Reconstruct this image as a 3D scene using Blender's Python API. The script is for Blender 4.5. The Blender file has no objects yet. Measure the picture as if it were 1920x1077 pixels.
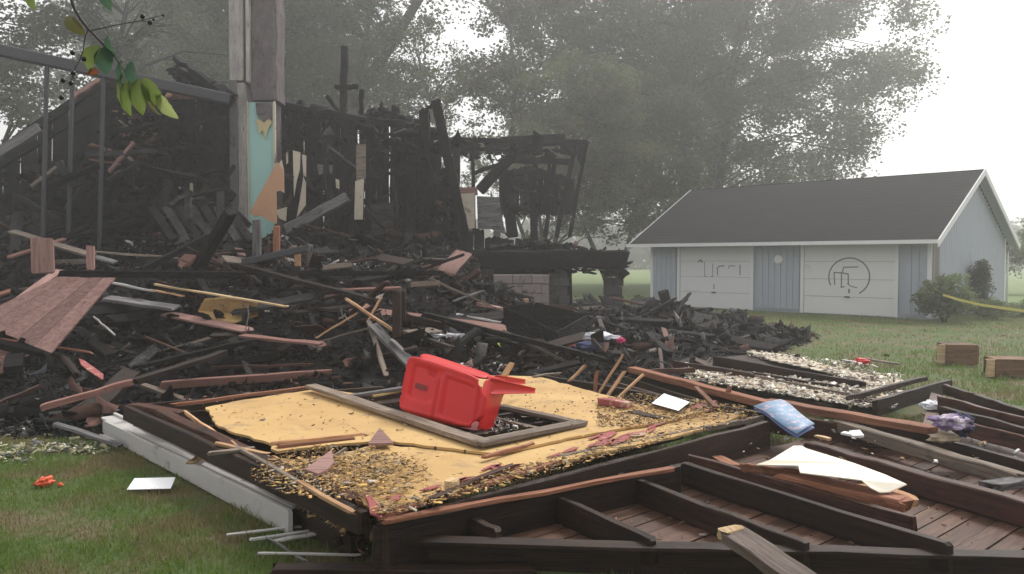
import bpy, bmesh, math, random
import numpy as np
from mathutils import Vector, Matrix, noise
from mathutils.geometry import tessellate_polygon
R = math.radians
random.seed(7); rng = np.random.default_rng(7)
sc = bpy.context.scene
COL = sc.collection
# ------------------------------------------------------------------ camera
FPX, CX, CY, HY, EYE = 1500.0, 960.0, 538.5, 485.0, 1.65
PITCH = math.atan((CY-HY)/FPX)
cam = bpy.data.cameras.new('camera'); cam.lens = FPX/1920*36; cam.sensor_width = 36; cam.clip_end = 2000; cam.clip_start = 0.05
camo = bpy.data.objects.new('camera', cam); COL.objects.link(camo)
camo.location = (0, 0, EYE); camo.rotation_euler = (math.pi/2-PITCH, 0, 0)
sc.camera = camo
# ------------------------------------------------------------------ world, sun, exposure
SUN_EL, SUN_AZ = R(48), R(35)          # sun behind the scene, high, to the side, through thin cloud
w = bpy.data.worlds.new('World'); sc.world = w; w.use_nodes = True
nt = w.node_tree; nt.nodes.clear()
sky = nt.nodes.new('ShaderNodeTexSky'); sky.sky_type = 'NISHITA'; sky.sun_disc = False
sky.sun_elevation = SUN_EL; sky.sun_rotation = SUN_AZ; sky.dust_density = 6; sky.air_density = 1.2
hs = nt.nodes.new('ShaderNodeHueSaturation'); hs.inputs['Saturation'].default_value = 0.12
mx = nt.nodes.new('ShaderNodeMix'); mx.data_type = 'RGBA'; mx.inputs[0].default_value = 0.6
mx.inputs[7].default_value = (7.6, 7.6, 7.75, 1)
bg = nt.nodes.new('ShaderNodeBackground'); bg.inputs['Strength'].default_value = 0.112
wo = nt.nodes.new('ShaderNodeOutputWorld')
nt.links.new(sky.outputs[0], hs.inputs['Color']); nt.links.new(hs.outputs[0], mx.inputs[6])
nt.links.new(mx.outputs[2], bg.inputs[0]); nt.links.new(bg.outputs[0], wo.inputs[0])
sl = bpy.data.lights.new('sun', 'SUN'); sl.energy = 1.5; sl.angle = R(14); sl.color = (1, .95, .88)
so = bpy.data.objects.new('sun', sl); COL.objects.link(so)
sd = Vector((math.sin(SUN_AZ)*math.cos(SUN_EL), math.cos(SUN_AZ)*math.cos(SUN_EL), math.sin(SUN_EL)))
so.rotation_euler = sd.to_track_quat('Z', 'Y').to_euler(); so.location = (0, 0, 40)
sc.view_settings.view_transform = 'Standard'; sc.view_settings.look = 'None'
sc.view_settings.exposure = 0.72; sc.view_settings.gamma = 1
HAZE = 0.0047
sc.cycles.max_bounces = 6; sc.cycles.volume_bounces = 1; sc.cycles.transparent_max_bounces = 8

# ------------------------------------------------------------------ materials
def mat(name):
    m = bpy.data.materials.new(name); m.use_nodes = True
    n = m.node_tree; b = n.nodes['Principled BSDF']; return m, n, b
def N(n, t, **k):
    x = n.nodes.new(t)
    for a, v in k.items(): setattr(x, a, v)
    return x
def ramp(n, src, stops):
    r = N(n, 'ShaderNodeValToRGB'); e = r.color_ramp.elements
    while len(e) < len(stops): e.new(.5)
    for i, (p, c) in enumerate(stops):
        e[i].position = p; e[i].color = (c, c, c, 1) if isinstance(c, (int, float)) else (*c, 1)
    n.links.new(src, r.inputs[0]); return r
def coords(n, scale=(1, 1, 1), rnd=True):
    tc = N(n, 'ShaderNodeTexCoord'); mp = N(n, 'ShaderNodeMapping'); mp.inputs['Scale'].default_value = scale
    n.links.new(tc.outputs['Object'], mp.inputs[0])
    if rnd:
        oi = N(n, 'ShaderNodeObjectInfo'); mu = N(n, 'ShaderNodeMath', operation='MULTIPLY'); mu.inputs[1].default_value = 57
        n.links.new(oi.outputs['Random'], mu.inputs[0]); n.links.new(mu.outputs[0], mp.inputs['Location'])
    return mp
def noi(n, mp, s, d=6, rough=.6):
    x = N(n, 'ShaderNodeTexNoise'); x.inputs['Scale'].default_value = s; x.inputs['Detail'].default_value = d
    x.inputs['Roughness'].default_value = rough; n.links.new(mp.outputs[0], x.inputs['Vector']); return x
def mixc(n, f, a, b):
    m = N(n, 'ShaderNodeMix', data_type='RGBA')
    if isinstance(f, (int, float)): m.inputs[0].default_value = f
    else: n.links.new(f, m.inputs[0])
    for i, v in ((6, a), (7, b)):
        if isinstance(v, tuple): m.inputs[i].default_value = (*v, 1)
        else: n.links.new(v, m.inputs[i])
    return m.outputs[2]
def bump(n, b, h, s, d=.02):
    x = N(n, 'ShaderNodeBump'); x.inputs['Strength'].default_value = s; x.inputs['Distance'].default_value = d
    n.links.new(h, x.inputs['Height']); n.links.new(x.outputs[0], b.inputs['Normal'])
def wood(name, c1, c2, char=.0, rough=.7, stain=(.012, .011, .011), grain=18, bs=.8, vary=.3):
    m, n, b = mat(name)
    g = noi(n, coords(n, (1.2, grain, grain)), 1.6, 8); gf = noi(n, coords(n, (2.5, 95, 95)), 1.3, 4)
    col = mixc(n, ramp(n, g.outputs['Fac'], [(.32, 0.), (.68, 1.)]).outputs[0], c1, c2)
    col = mixc(n, ramp(n, gf.outputs['Fac'], [(.5, 0.), (.68, .65)]).outputs[0], col, tuple(x*.3 for x in c1))
    if vary:
        oi = N(n, 'ShaderNodeObjectInfo'); mr = N(n, 'ShaderNodeMapRange'); mr.inputs[3].default_value = 1-vary; mr.inputs[4].default_value = 1+vary
        n.links.new(oi.outputs['Random'], mr.inputs[0])
        hv = N(n, 'ShaderNodeHueSaturation'); n.links.new(mr.outputs[0], hv.inputs['Value']); n.links.new(col, hv.inputs['Color']); col = hv.outputs[0]
    g2 = noi(n, coords(n, (1.5, 4, 4)), 2.2, 6, .7)
    lo = .72-char*.55
    col = mixc(n, ramp(n, g2.outputs['Fac'], [(lo, 0.), (min(lo+.12, .99), 1.)]).outputs[0], col, stain)
    g3 = noi(n, coords(n, (1, 1, 1)), 9, 8, .7)                   # dirt flecks
    col = mixc(n, ramp(n, g3.outputs['Fac'], [(.58, 0.), (.72, .55)]).outputs[0], col, tuple(x*.35 for x in c1))
    b.inputs['Specular IOR Level'].default_value = .2
    n.links.new(col, b.inputs['Base Color']); b.inputs['Roughness'].default_value = rough
    bump(n, b, gf.outputs['Fac'], bs, .006)
    return m
def char_mat(name, c1=(.004, .0037, .0037), c2=(.018, .0168, .0165), rough=.62, scale=14):
    m, n, b = mat(name)
    v = N(n, 'ShaderNodeTexVoronoi'); mp = coords(n, (.6, 1.6, 1.6)); n.links.new(mp.outputs[0], v.inputs['Vector']); v.inputs['Scale'].default_value = scale
    v.feature = 'DISTANCE_TO_EDGE'
    g = noi(n, coords(n, (1, 2.5, 2.5)), 3, 8, .75)
    col = mixc(n, ramp(n, g.outputs['Fac'], [(.42, 0.), (.72, 1.)]).outputs[0], c1, c2)
    g3 = noi(n, coords(n, (1, 1, 1)), 5, 9, .8)
    col = mixc(n, ramp(n, g3.outputs['Fac'], [(.64, 0.), (.72, .8)]).outputs[0], col, (.07, .066, .062))
    n.links.new(col, b.inputs['Base Color']); b.inputs['Roughness'].default_value = rough; b.inputs['Specular IOR Level'].default_value = .1
    bump(n, b, ramp(n, v.outputs['Distance'], [(0, 0.), (.15, 1.)]).outputs[0], .8, .012)
    return m
def plain(name, c, rough=.7, var=.25, ns=6, bs=.15, dirt=None, dth=.6, metal=0., spec=.5):
    m, n, b = mat(name)
    g = noi(n, coords(n), ns, 7)
    col = mixc(n, g.outputs['Fac'], tuple(x*(1-var) for x in c), tuple(min(1, x*(1+var)) for x in c))
    if dirt:
        g2 = noi(n, coords(n), ns*.5, 8, .75)
        col = mixc(n, ramp(n, g2.outputs['Fac'], [(dth, 0.), (dth+.1, 1.)]).outputs[0], col, dirt)
    n.links.new(col, b.inputs['Base Color']); b.inputs['Roughness'].default_value = rough
    b.inputs['Metallic'].default_value = metal; b.inputs['Specular IOR Level'].default_value = spec
    bump(n, b, g.outputs['Fac'], bs, .01)
    return m
def attr_mat(name, rough=.8, var=.35, ns=25):
    m, n, b = mat(name); b.inputs['Specular IOR Level'].default_value = .1
    a = N(n, 'ShaderNodeAttribute'); a.attribute_name = 'tint'
    g = noi(n, coords(n, rnd=False), ns, 6)
    hv = N(n, 'ShaderNodeHueSaturation'); mr = N(n, 'ShaderNodeMapRange'); mr.inputs[3].default_value = 1-var*1.6; mr.inputs[4].default_value = 1+var*1.6
    n.links.new(g.outputs['Fac'], mr.inputs[0]); n.links.new(mr.outputs[0], hv.inputs['Value']); n.links.new(a.outputs['Color'], hv.inputs['Color'])
    n.links.new(hv.outputs[0], b.inputs['Base Color']); b.inputs['Roughness'].default_value = rough
    bump(n, b, g.outputs['Fac'], .4, .01)
    return m
MT = {}
MT['char'] = char_mat('charred_wood')
MT['char2'] = char_mat('charred_wood_brown', (.008, .0055, .0045), (.034, .024, .02))
MT['ashy'] = char_mat('ash_grey_char', (.02, .019, .019), (.085, .08, .077), .85)
MT['red'] = wood('red_stained_boards', (.17, .075, .058), (.3, .165, .135), .15)
MT['redlight'] = wood('faded_red_siding', (.25, .13, .11), (.4, .25, .22), .1)
MT['rust'] = wood('orange_brown_split_wood', (.17, .065, .035), (.32, .145, .085), .18)
MT['deck'] = wood('brown_stained_underside', (.06, .028, .018), (.135, .072, .048), .22, .5, grain=14)
MT['dark'] = wood('dark_wet_timber', (.014, .007, .0045), (.05, .027, .017), .35, .55)
MT['darkred'] = wood('dark_red_timber', (.035, .015, .01), (.095, .04, .026), .3, .5)
MT['grey'] = wood('weathered_grey_wood', (.11, .085, .066), (.27, .215, .17), .2)
MT['greydark'] = wood('smoke_grey_board', (.09, .085, .085), (.22, .21, .21), .3)
MT['thick'] = wood('wet_grey_brown_plank', (.08, .058, .048), (.19, .15, .13), .15)
MT['raw'] = wood('raw_split_wood', (.38, .2, .1), (.6, .38, .22), .05, .8)
MT['pale'] = wood('pale_raw_wood', (.5, .34, .18), (.66, .5, .3), .03, .8)
MT['white'] = plain('white_painted_timber', (.44, .42, .4), .65, .1, 5, .15, (.22, .2, .17), .6)
def yellow_mat():
    m, n, b = mat('yellow_sheathing')
    g = noi(n, coords(n, (1, 1, 1), False), 1.1, 6)
    col = mixc(n, ramp(n, g.outputs['Fac'], [(.35, 0.), (.65, 1.)]).outputs[0], (.42, .25, .085), (.56, .37, .15))
    g1 = noi(n, coords(n, (1, 1, 1), False), 40, 6)
    col = mixc(n, ramp(n, g1.outputs['Fac'], [(.55, 0.), (.75, .5)]).outputs[0], col, (.4, .22, .09))
    g2 = noi(n, coords(n, (1, 1, 1), False), 3.4, 9, .72)        # grime
    col = mixc(n, ramp(n, g2.outputs['Fac'], [(.54, 0.), (.66, .75)]).outputs[0], col, (.26, .17, .095))
    v = N(n, 'ShaderNodeTexVoronoi'); v.inputs['Scale'].default_value = 8; v.inputs['Randomness'].default_value = .75
    mp = coords(n, (1, 1, .01), False); n.links.new(mp.outputs[0], v.inputs['Vector'])
    dots = ramp(n, v.outputs['Distance'], [(.07, 1.), (.1, 0.)])
    col = mixc(n, dots.outputs[0], col, (.05, .03, .02))
    n.links.new(col, b.inputs['Base Color']); b.inputs['Roughness'].default_value = .8
    bump(n, b, g1.outputs['Fac'], .3, .004)
    return m
MT['yellow'] = yellow_mat()
MT['plaster'] = plain('cream_plaster', (.55, .48, .38), .9, .15, 5, .2, (.12, .09, .07), .58)
MT['orangeplaster'] = plain('heat_browned_drywall', (.5, .28, .16), .85, .2, 5, .2, (.12, .07, .05), .66)
MT['flake'] = plain('red_paint_flakes', (.3, .07, .07), .8, .3, 8, .3, (.5, .38, .28), .55)
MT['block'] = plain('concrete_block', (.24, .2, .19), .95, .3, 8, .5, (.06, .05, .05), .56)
MT['brickdark'] = plain('sooty_brick', (.13, .075, .065), .9, .4, 8, .5, (.05, .045, .045), .5)
MT['paper'] = plain('white_paper', (.85, .85, .86), .7, .03, 6, .05)
MT['creamsheet'] = plain('cream_sheet', (.85, .78, .64), .6, .03, 3, .05)
MT['redplastic'] = plain('red_plastic', (.54, .009, .009), .38, .14, 3, .06, (.33, .02, .018), .62, 0., .35)
MT['redslotshade'] = plain('red_slot_shade', (.16, .006, .006), .6, .1)
MT['blue'] = plain('garage_blue_paint', (.34, .37, .42), .8, .08, 1.2, .1, (.27, .29, .33), .6)
MT['trim'] = plain('white_trim_paint', (.68, .68, .68), .6, .08, 3, .1, (.4, .4, .38), .65)
MT['doorwhite'] = plain('garage_door_white', (.66, .66, .66), .6, .05, 1.5, .08, (.5, .5, .48), .62)
MT['spray'] = plain('black_spray_paint', (.14, .15, .17), .7, .5, 12, .05)
MT['soil'] = plain('dark_void', (.01, .01, .01), 1, .1)

# ------------------------------------------------------------------ object helpers
def tag(o, label=None, cat=None, group=None, kind=None):
    if label: o['label'] = label
    if cat: o['category'] = cat
    if group: o['group'] = group
    if kind: o['kind'] = kind
    return o
def thing(name, label, cat, loc=(0, 0, 0), group=None):
    o = bpy.data.objects.new(name, None); COL.objects.link(o); o.location = loc; o.empty_display_size = .1
    return tag(o, label, cat, group)
def link(name, me, m=None, parent=None, loc=None, rot=None):
    o = bpy.data.objects.new(name, me); COL.objects.link(o)
    if m is not None and not me.materials: me.materials.append(MT[m] if isinstance(m, str) else m)
    if rot is not None: o.rotation_euler = rot
    if loc is not None: o.location = loc
    if parent:
        o.parent = parent
        if loc is not None: o.location = Vector(loc)-root_loc(parent)
        elif parent: o.location = -root_loc(parent)
    return o
def root_loc(p):
    v = p.location.copy()
    while p.parent: p = p.parent; v += p.location
    return v
def mesh(name, vs, fs, smooth=False):
    me = bpy.data.meshes.new(name); me.from_pydata([tuple(v) for v in vs], [], fs); me.update()
    if smooth: me.polygons.foreach_set('use_smooth', [True]*len(me.polygons))
    return me
def npmesh(name, V, F, k, tint=None, smooth=False):
    me = bpy.data.meshes.new(name); nf = len(F)
    me.vertices.add(len(V)); me.vertices.foreach_set('co', np.ascontiguousarray(V, dtype=np.float32).ravel())
    me.loops.add(nf*k); me.loops.foreach_set('vertex_index', np.ascontiguousarray(F, dtype=np.int32).ravel())
    me.polygons.add(nf); me.polygons.foreach_set('loop_start', np.arange(0, nf*k, k, dtype=np.int32))
    me.polygons.foreach_set('loop_total', np.full(nf, k, dtype=np.int32))
    if smooth: me.polygons.foreach_set('use_smooth', np.ones(nf, dtype=bool))
    me.update(calc_edges=True)
    if tint is not None:
        a = me.color_attributes.new('tint', 'FLOAT_COLOR', 'POINT')
        a.data.foreach_set('color', np.ascontiguousarray(np.concatenate([tint, np.ones((len(tint), 1))], 1), dtype=np.float32).ravel())
    return me
# projection of photo positions onto places of the scene
CP, SP = math.cos(PITCH), math.sin(PITCH)
def ray(px, py):
    x = (px-CX)/FPX; y = -(py-CY)/FPX
    return Vector((x, CP+y*SP, -SP+y*CP))
def W(px, py, z=0.):
    d = ray(px, py); t = (z-EYE)/d.z; return Vector((d.x*t, d.y*t, z))
def D(px, py, dist):
    d = ray(px, py); t = dist/d.y; return Vector((d.x*t, dist, EYE+d.z*t))
def sm(x): x = max(0., min(1., x)); return x*x*(3-2*x)
def Hm(x, y):                       # smooth height of the rubble (0 = none) and its mask
    edge = 6.85 if x < -3.6 else 6.85+(x+3.6)*.62
    if x > 2: edge = 10.0+(x-2)*1.35
    m = sm((y-edge)/1.2)*sm((7.2-x)/2.2)*sm((x+16)/2)*sm((27-y)/3)
    a = 1.62*sm((y-7.8)/9.0)*(1-sm((x+2.2)/3.4))
    a += .36*sm((y-9)/5)*sm((5-x)/3)
    a += .45*math.exp(-((x-3.5)**2+(y-16.6)**2)/.6)+.1*math.exp(-((x-2.4)**2+(y-15.9)**2)/1.3)+.25*math.exp(-((x-5.2)**2+(y-18.2)**2)/1.6)
    a += .3*math.exp(-((x+1.6)**2+(y-10.4)**2)/1.2)
    return m, a
def H(x, y):
    m, a = Hm(x, y)
    if m <= 0: return -.03
    n_ = noise.noise((x*.9, y*.9, 0))*.22+noise.noise((x*2.3, y*2.3, 5))*.12+noise.noise((x*6, y*6, 9))*.05
    return m*(a+n_*min(1, .4+a)+.06)-.03
def S(px, py, dz=0.):
    d = ray(px, py); t = 3.0; st = .12
    while t < 60:
        p = (d.x*t, d.y*t, EYE+d.z*t)
        if p[2] <= max(0, H(p[0], p[1]))+dz: return Vector(p)
        t += st
    return Vector((d.x*t, d.y*t, EYE+d.z*t))
def board_mesh(L, w_, t, seg=5, rag=.0, wob=.004, seed=0, cham=.09, warp=0.):
    r = random.Random(seed); vs = []; fs = []
    c = min(w_, t)*cham; hw, ht = w_/2, t/2
    prof = [(-hw+c, -ht), (hw-c, -ht), (hw, -ht+c), (hw, ht-c), (hw-c, ht), (-hw+c, ht), (-hw, ht-c), (-hw, -ht+c)]
    e_ = min(.02/max(L, .05), .12); us = [0.]+[e_+(1-2*e_)*i/(seg-2) for i in range(seg-1)]+[1.] if seg > 2 else [i/seg for i in range(seg+1)]
    for i in range(seg+1):
        u = us[i]; x = (u-.5)*L; oy, oz = r.uniform(-wob, wob), r.uniform(-wob, wob)+warp*math.sin(math.pi*u)
        s = 1 - (r.uniform(0, .22) if (rag and i in (0, seg)) else 0)
        for (y, z) in prof:
            dx = r.uniform(-rag, rag) if i in (0, seg) else 0
            vs.append((x+dx, y*s+oy+r.uniform(-wob, wob)*.5, z*s+oz+r.uniform(-wob, wob)*.4))
    for i in range(seg):
        for k in range(8):
            a = i*8+k; b = i*8+(k+1) % 8; fs.append((a, b, b+8, a+8))
    fs.append(tuple(reversed(range(8)))); fs.append(tuple(range(seg*8, seg*8+8)))
    return mesh('board', vs, fs)
_s = [0]
def board(a, b, w_, t, m, name='charred_board', parent=None, roll=0., rag=.03, seg=6, label=None, cat=None, group=None, wob=.004, flat=True, warp=0.):
    """a board from point a to point b; roll 0 = broad face up"""
    _s[0] += 1; a = Vector(a); b = Vector(b); d = b-a; L = max(d.length, .02); x = d.normalized()
    up = Vector((0, 0, 1)) if abs(x.z) < .95 else Vector((0, -1, 0))
    y = up.cross(x).normalized(); z = x.cross(y)
    mt = Matrix((x, y, z)).transposed().to_4x4() @ Matrix.Rotation(roll, 4, 'X')
    me = board_mesh(L, w_, t, seg, rag, wob, _s[0], warp=warp)
    o = link(name, me, m, parent, (a+b)/2, mt.to_euler())
    if label: tag(o, label, cat or 'board', group)
    return o
def slab(outline, t, m, name, parent=None, holes=(), jag=0., seed=1, top_z_noise=0.):
    """flat sheet with a traced outline (3D points, near planar), thickness t downward"""
    r = random.Random(seed)
    def rag(loop):
        out = []
        for i, p in enumerate(loop):
            q = loop[(i+1) % len(loop)]; p = Vector(p); q = Vector(q); out.append(p)
            if jag:
                k = int((q-p).length/.09)
                for j in range(1, k):
                    s = p.lerp(q, j/k); s += Vector((r.uniform(-jag, jag), r.uniform(-jag, jag), r.uniform(-top_z_noise, top_z_noise))); out.append(s)
        return out
    loops = [rag(outline)]+[rag(h) for h in holes]
    tris = tessellate_polygon(loops); flat = [v for l in loops for v in l]; n = len(flat)
    vs = [tuple(v) for v in flat]+[(v.x, v.y, v.z-t) for v in flat]; fs = []
    for tr in tris:
        a, b, c = [flat[i] for i in tr]
        up = (b-a).cross(c-a).z > 0
        tr = tr if up else (tr[0], tr[2], tr[1])
        fs.append(tuple(tr)); fs.append((tr[2]+n, tr[1]+n, tr[0]+n))
    o = 0
    for l in loops:
        k = len(l)
        for i in range(k):
            a, b = o+i, o+(i+1) % k; fs.append((a, a+n, b+n, b))
        o += k
    me = mesh(name, vs, fs); bm = bmesh.new(); bm.from_mesh(me); bmesh.ops.recalc_face_normals(bm, faces=bm.faces); bm.to_mesh(me); bm.free()
    return link(name, me, m, parent)
def quadboards(c, n, t, m, root, name='board', gap=.006, seed=0, jit=0.05):
    """c: 4 corners a,b,c,d; boards run a->d and b->c side by side from a to b"""
    a, b, c_, d = [Vector(x) for x in c]; r = random.Random(seed)
    nrm = (b-a).cross(d-a).normalized()
    if nrm.z < 0: nrm = -nrm
    for i in range(n):
        u0, u1 = i/n, (i+1)/n; s = r.uniform(-jit, jit); e = r.uniform(-jit, jit)
        p = [a.lerp(b, u0), a.lerp(b, u1), d.lerp(c_, u1), d.lerp(c_, u0)]
        q = [p[0].lerp(p[3], max(0, s)), p[1].lerp(p[2], max(0, s)), p[2].lerp(p[1], max(0, e)), p[3].lerp(p[0], max(0, e))]
        cc = sum(q, Vector())/4; g = (b-a).normalized()*gap/2
        q = [q[0]+g, q[1]-g, q[2]-g, q[3]+g]; off = nrm*r.uniform(-.002, .002)
        vs = [x-cc+off for x in q]+[x-cc-nrm*t+off for x in q]
        me = mesh(name, vs, [(0, 1, 2, 3), (7, 6, 5, 4), (0, 4, 5, 1), (1, 5, 6, 2), (2, 6, 7, 3), (3, 7, 4, 0)])
        bm = bmesh.new(); bm.from_mesh(me); bmesh.ops.recalc_face_normals(bm, faces=bm.faces); bm.to_mesh(me); bm.free()
        # local frame: keep axes of the world; grain follows the object
        link(name, me, m, root, cc)
BOXF = np.array([(0, 1, 2, 3), (7, 6, 5, 4), (0, 4, 5, 1), (1, 5, 6, 2), (2, 6, 7, 3), (3, 7, 4, 0)])
BOXV = np.array([(-1, -1, 1), (-1, 1, 1), (1, 1, 1), (1, -1, 1), (-1, -1, -1), (-1, 1, -1), (1, 1, -1), (1, -1, -1)])*.5
def rotm(n, tilt):
    az = rng.uniform(0, 2*np.pi, n); t1 = rng.normal(0, tilt, n); t2 = rng.normal(0, tilt, n)
    ca, sa = np.cos(az), np.sin(az); c1, s1 = np.cos(t1), np.sin(t1); c2, s2 = np.cos(t2), np.sin(t2)
    Z = np.zeros(n); O = np.ones(n)
    A = np.stack([ca, -sa, Z, sa, ca, Z, Z, Z, O], 1).reshape(n, 3, 3)
    B = np.stack([O, Z, Z, Z, c1, -s1, Z, s1, c1], 1).reshape(n, 3, 3)
    C_ = np.stack([c2, Z, s2, Z, O, Z, -s2, Z, c2], 1).reshape(n, 3, 3)
    return A @ B @ C_
def chips(name, P, smin, smax, aspect, palette, weights, tilt=.5, m=None, label=None, cat=None, parent=None):
    n = len(P); s = smin*(smax/smin)**(rng.uniform(0, 1, n)**2.2)
    sz = np.stack([s*rng.uniform(.6, aspect, n), s*rng.uniform(.2, .75, n), s*rng.uniform(.05, .3, n)], 1)
    V = BOXV[None]*sz[:, None, :]*rng.uniform(.75, 1.2, (n, 8, 3)); V = np.einsum('nij,nkj->nki', rotm(n, tilt), V)+P[:, None, :]
    F = (BOXF[None]+np.arange(n)[:, None, None]*8).reshape(-1, 4)
    pal = np.array(palette); pi = rng.choice(len(pal), n, p=np.array(weights)/sum(weights))
    t = np.repeat(pal[pi]*rng.uniform(.6, 1.4, (n, 1)), 8, axis=0)
    o = link(name, npmesh(name, V.reshape(-1, 3), F, 4, np.clip(t, 0, 1)), m or MT['debris'], parent)
    o['kind'] = 'stuff'
    if label and not parent: tag(o, label, cat)
    return o
def curls(name, P, smin, smax, palette, weights, label, cat='debris', flat=1.):
    n = len(P); gx, gy = 5, 3; s = smin*(smax/smin)**(rng.uniform(0, 1, n)**1.8); k = rng.normal(0, 2.2*flat, n); tw = rng.normal(0, .8*flat, n); as_ = rng.uniform(.12, .7, n)
    U, Wd = np.meshgrid(np.linspace(-.5, .5, gx), np.linspace(-.5, .5, gy)); U = U.ravel()[None]; Wd = Wd.ravel()[None]
    X = U*s[:, None]*np.cos(k[:, None]*U*.6)+rng.normal(0, .03, (n, gx*gy))*s[:, None]; Y = Wd*s[:, None]*as_[:, None]*rng.uniform(.6, 1.3, (n, gx*gy)); Z = (k[:, None]*U*U*.35+tw[:, None]*U*Wd)*s[:, None]+rng.normal(0, .03, (n, gx*gy))*s[:, None]
    V = np.einsum('nij,nkj->nki', rotm(n, .6*flat), np.stack([X, Y, Z], -1))+P[:, None, :]
    F0 = np.array([(j*gx+i, j*gx+i+1, (j+1)*gx+i+1, (j+1)*gx+i) for j in range(gy-1) for i in range(gx-1)]); F = (F0[None]+np.arange(n)[:, None, None]*gx*gy).reshape(-1, 4)
    pal = np.array(palette); pi = rng.choice(len(pal), n, p=np.array(weights)/sum(weights)); t = np.repeat(pal[pi]*rng.uniform(.6, 1.4, (n, 1)), gx*gy, axis=0)
    o = link(name, npmesh(name, V.reshape(-1, 3), F, 4, np.clip(t, 0, 1)), MT['debris']); md = o.modifiers.new('thick', 'SOLIDIFY'); md.thickness = .006*flat
    tag(o, label, cat, kind='stuff'); return o
MT['debris'] = attr_mat('debris')
def tube(path, radii, m, name, parent=None, k=7, closed=False):
    vs = []; fs = []; n = len(path)
    for i, p in enumerate(path):
        p = Vector(p); a = Vector(path[max(0, i-1)]); b = Vector(path[min(n-1, i+1)]); d = (b-a).normalized()
        u = d.cross(Vector((0, 0, 1)) if abs(d.z) < .9 else Vector((1, 0, 0))).normalized(); v = d.cross(u)
        for j in range(k):
            an = 2*math.pi*j/k; vs.append(p+(u*math.cos(an)+v*math.sin(an))*radii[i])
    for i in range(n-1):
        for j in range(k):
            a = i*k+j; b = i*k+(j+1) % k; fs.append((a, b, b+k, a+k))
    fs.append(tuple(range(k))); fs.append(tuple(range((n-1)*k, n*k)))
    if name is None: return vs, fs
    return link(name, mesh(name, vs, fs, True), m, parent)

# ------------------------------------------------------------------ ground
def ground_mat():
    m, n, b = mat('lawn_and_soil'); mp = coords(n, rnd=False)
    g = noi(n, mp, 1.3, 8, .7); f = noi(n, mp, 24, 8, .8); big = noi(n, mp, .12, 4)
    green = mixc(n, f.outputs['Fac'], (.04, .065, .014), (.11, .16, .04))
    brown = mixc(n, f.outputs['Fac'], (.08, .06, .032), (.21, .16, .095))
    far = mixc(n, g.outputs['Fac'], (.1, .16, .04), (.17, .22, .07))
    sx = N(n, 'ShaderNodeSeparateXYZ'); n.links.new(mp.outputs[0], sx.inputs[0])
    fm = N(n, 'ShaderNodeMapRange'); fm.inputs[1].default_value = 20; fm.inputs[2].default_value = 30; n.links.new(sx.outputs['Y'], fm.inputs[0])
    c = mixc(n, ramp(n, g.outputs['Fac'], [(.47, 0.), (.6, 1.)]).outputs[0], green, brown)
    c = mixc(n, fm.outputs[0], c, far)
    a = N(n, 'ShaderNodeAttribute'); a.attribute_name = 'tint'
    sp = N(n, 'ShaderNodeSeparateColor'); n.links.new(a.outputs['Color'], sp.inputs[0])
    ad = N(n, 'ShaderNodeMath', operation='MULTIPLY_ADD'); n.links.new(f.outputs['Fac'], ad.inputs[0]); ad.inputs[1].default_value = .9; n.links.new(sp.outputs['Red'], ad.inputs[2])
    ash = mixc(n, f.outputs['Fac'], (.012, .011, .011), (.09, .08, .075))
    c = mixc(n, ramp(n, ad.outputs[0], [(.72, 0.), (.98, 1.)]).outputs[0], c, ash)
    ad2 = N(n, 'ShaderNodeMath', operation='MULTIPLY_ADD'); n.links.new(g.outputs['Fac'], ad2.inputs[0]); ad2.inputs[1].default_value = 1.2; n.links.new(sp.outputs['Green'], ad2.inputs[2])
    soil = mixc(n, f.outputs['Fac'], (.05, .033, .02), (.17, .115, .075))
    c = mixc(n, ramp(n, ad2.outputs[0], [(1.0, 0.), (1.6, .6)]).outputs[0], c, soil)
    n.links.new(c, b.inputs['Base Color']); b.inputs['Roughness'].default_value = .95
    bump(n, b, f.outputs['Fac'], .7, .03); return m
def grid(xs, ys, fz, ft=None):
    X, Y = np.meshgrid(xs, ys); Z = np.array([[fz(x, y) for x in xs] for y in ys])
    V = np.stack([X, Y, Z], -1).reshape(-1, 3); nx = len(xs)
    I = np.arange(len(ys)-1)[:, None]*nx+np.arange(nx-1)[None]; I = I.ravel()
    F = np.stack([I, I+1, I+nx+1, I+nx], 1)
    t = np.array([ft(x, y) for y in ys for x in xs]) if ft else None
    return V, F, t
def soilmask(x, y):  # noqa      # trampled bare band between the rubble and the garage
    return (1-sm(abs((y-16.3)-(x-6)*.1)/5.0))*sm((x-2.8)/1.5)*sm((14.5-x)/5)
xs = np.concatenate([np.linspace(-140, -20, 10), np.linspace(-18, 18, 145), np.linspace(20, 140, 10)])
ys = np.concatenate([np.linspace(-12, 2, 6), np.linspace(2.5, 30, 111), np.linspace(34, 250, 16)])
V, F, t = grid(xs, ys, lambda x, y: noise.noise((x*.7, y*.7, 3))*.02-.01 if y < 60 else -.01, lambda x, y: (min(1, Hm(x, y-.3)[0]*1.2), soilmask(x, y), 0))
g = link('ground', npmesh('ground', V, F, 4, t, True), ground_mat()); tag(g, 'lawn with brown patches and black ash', None, kind='structure')
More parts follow.
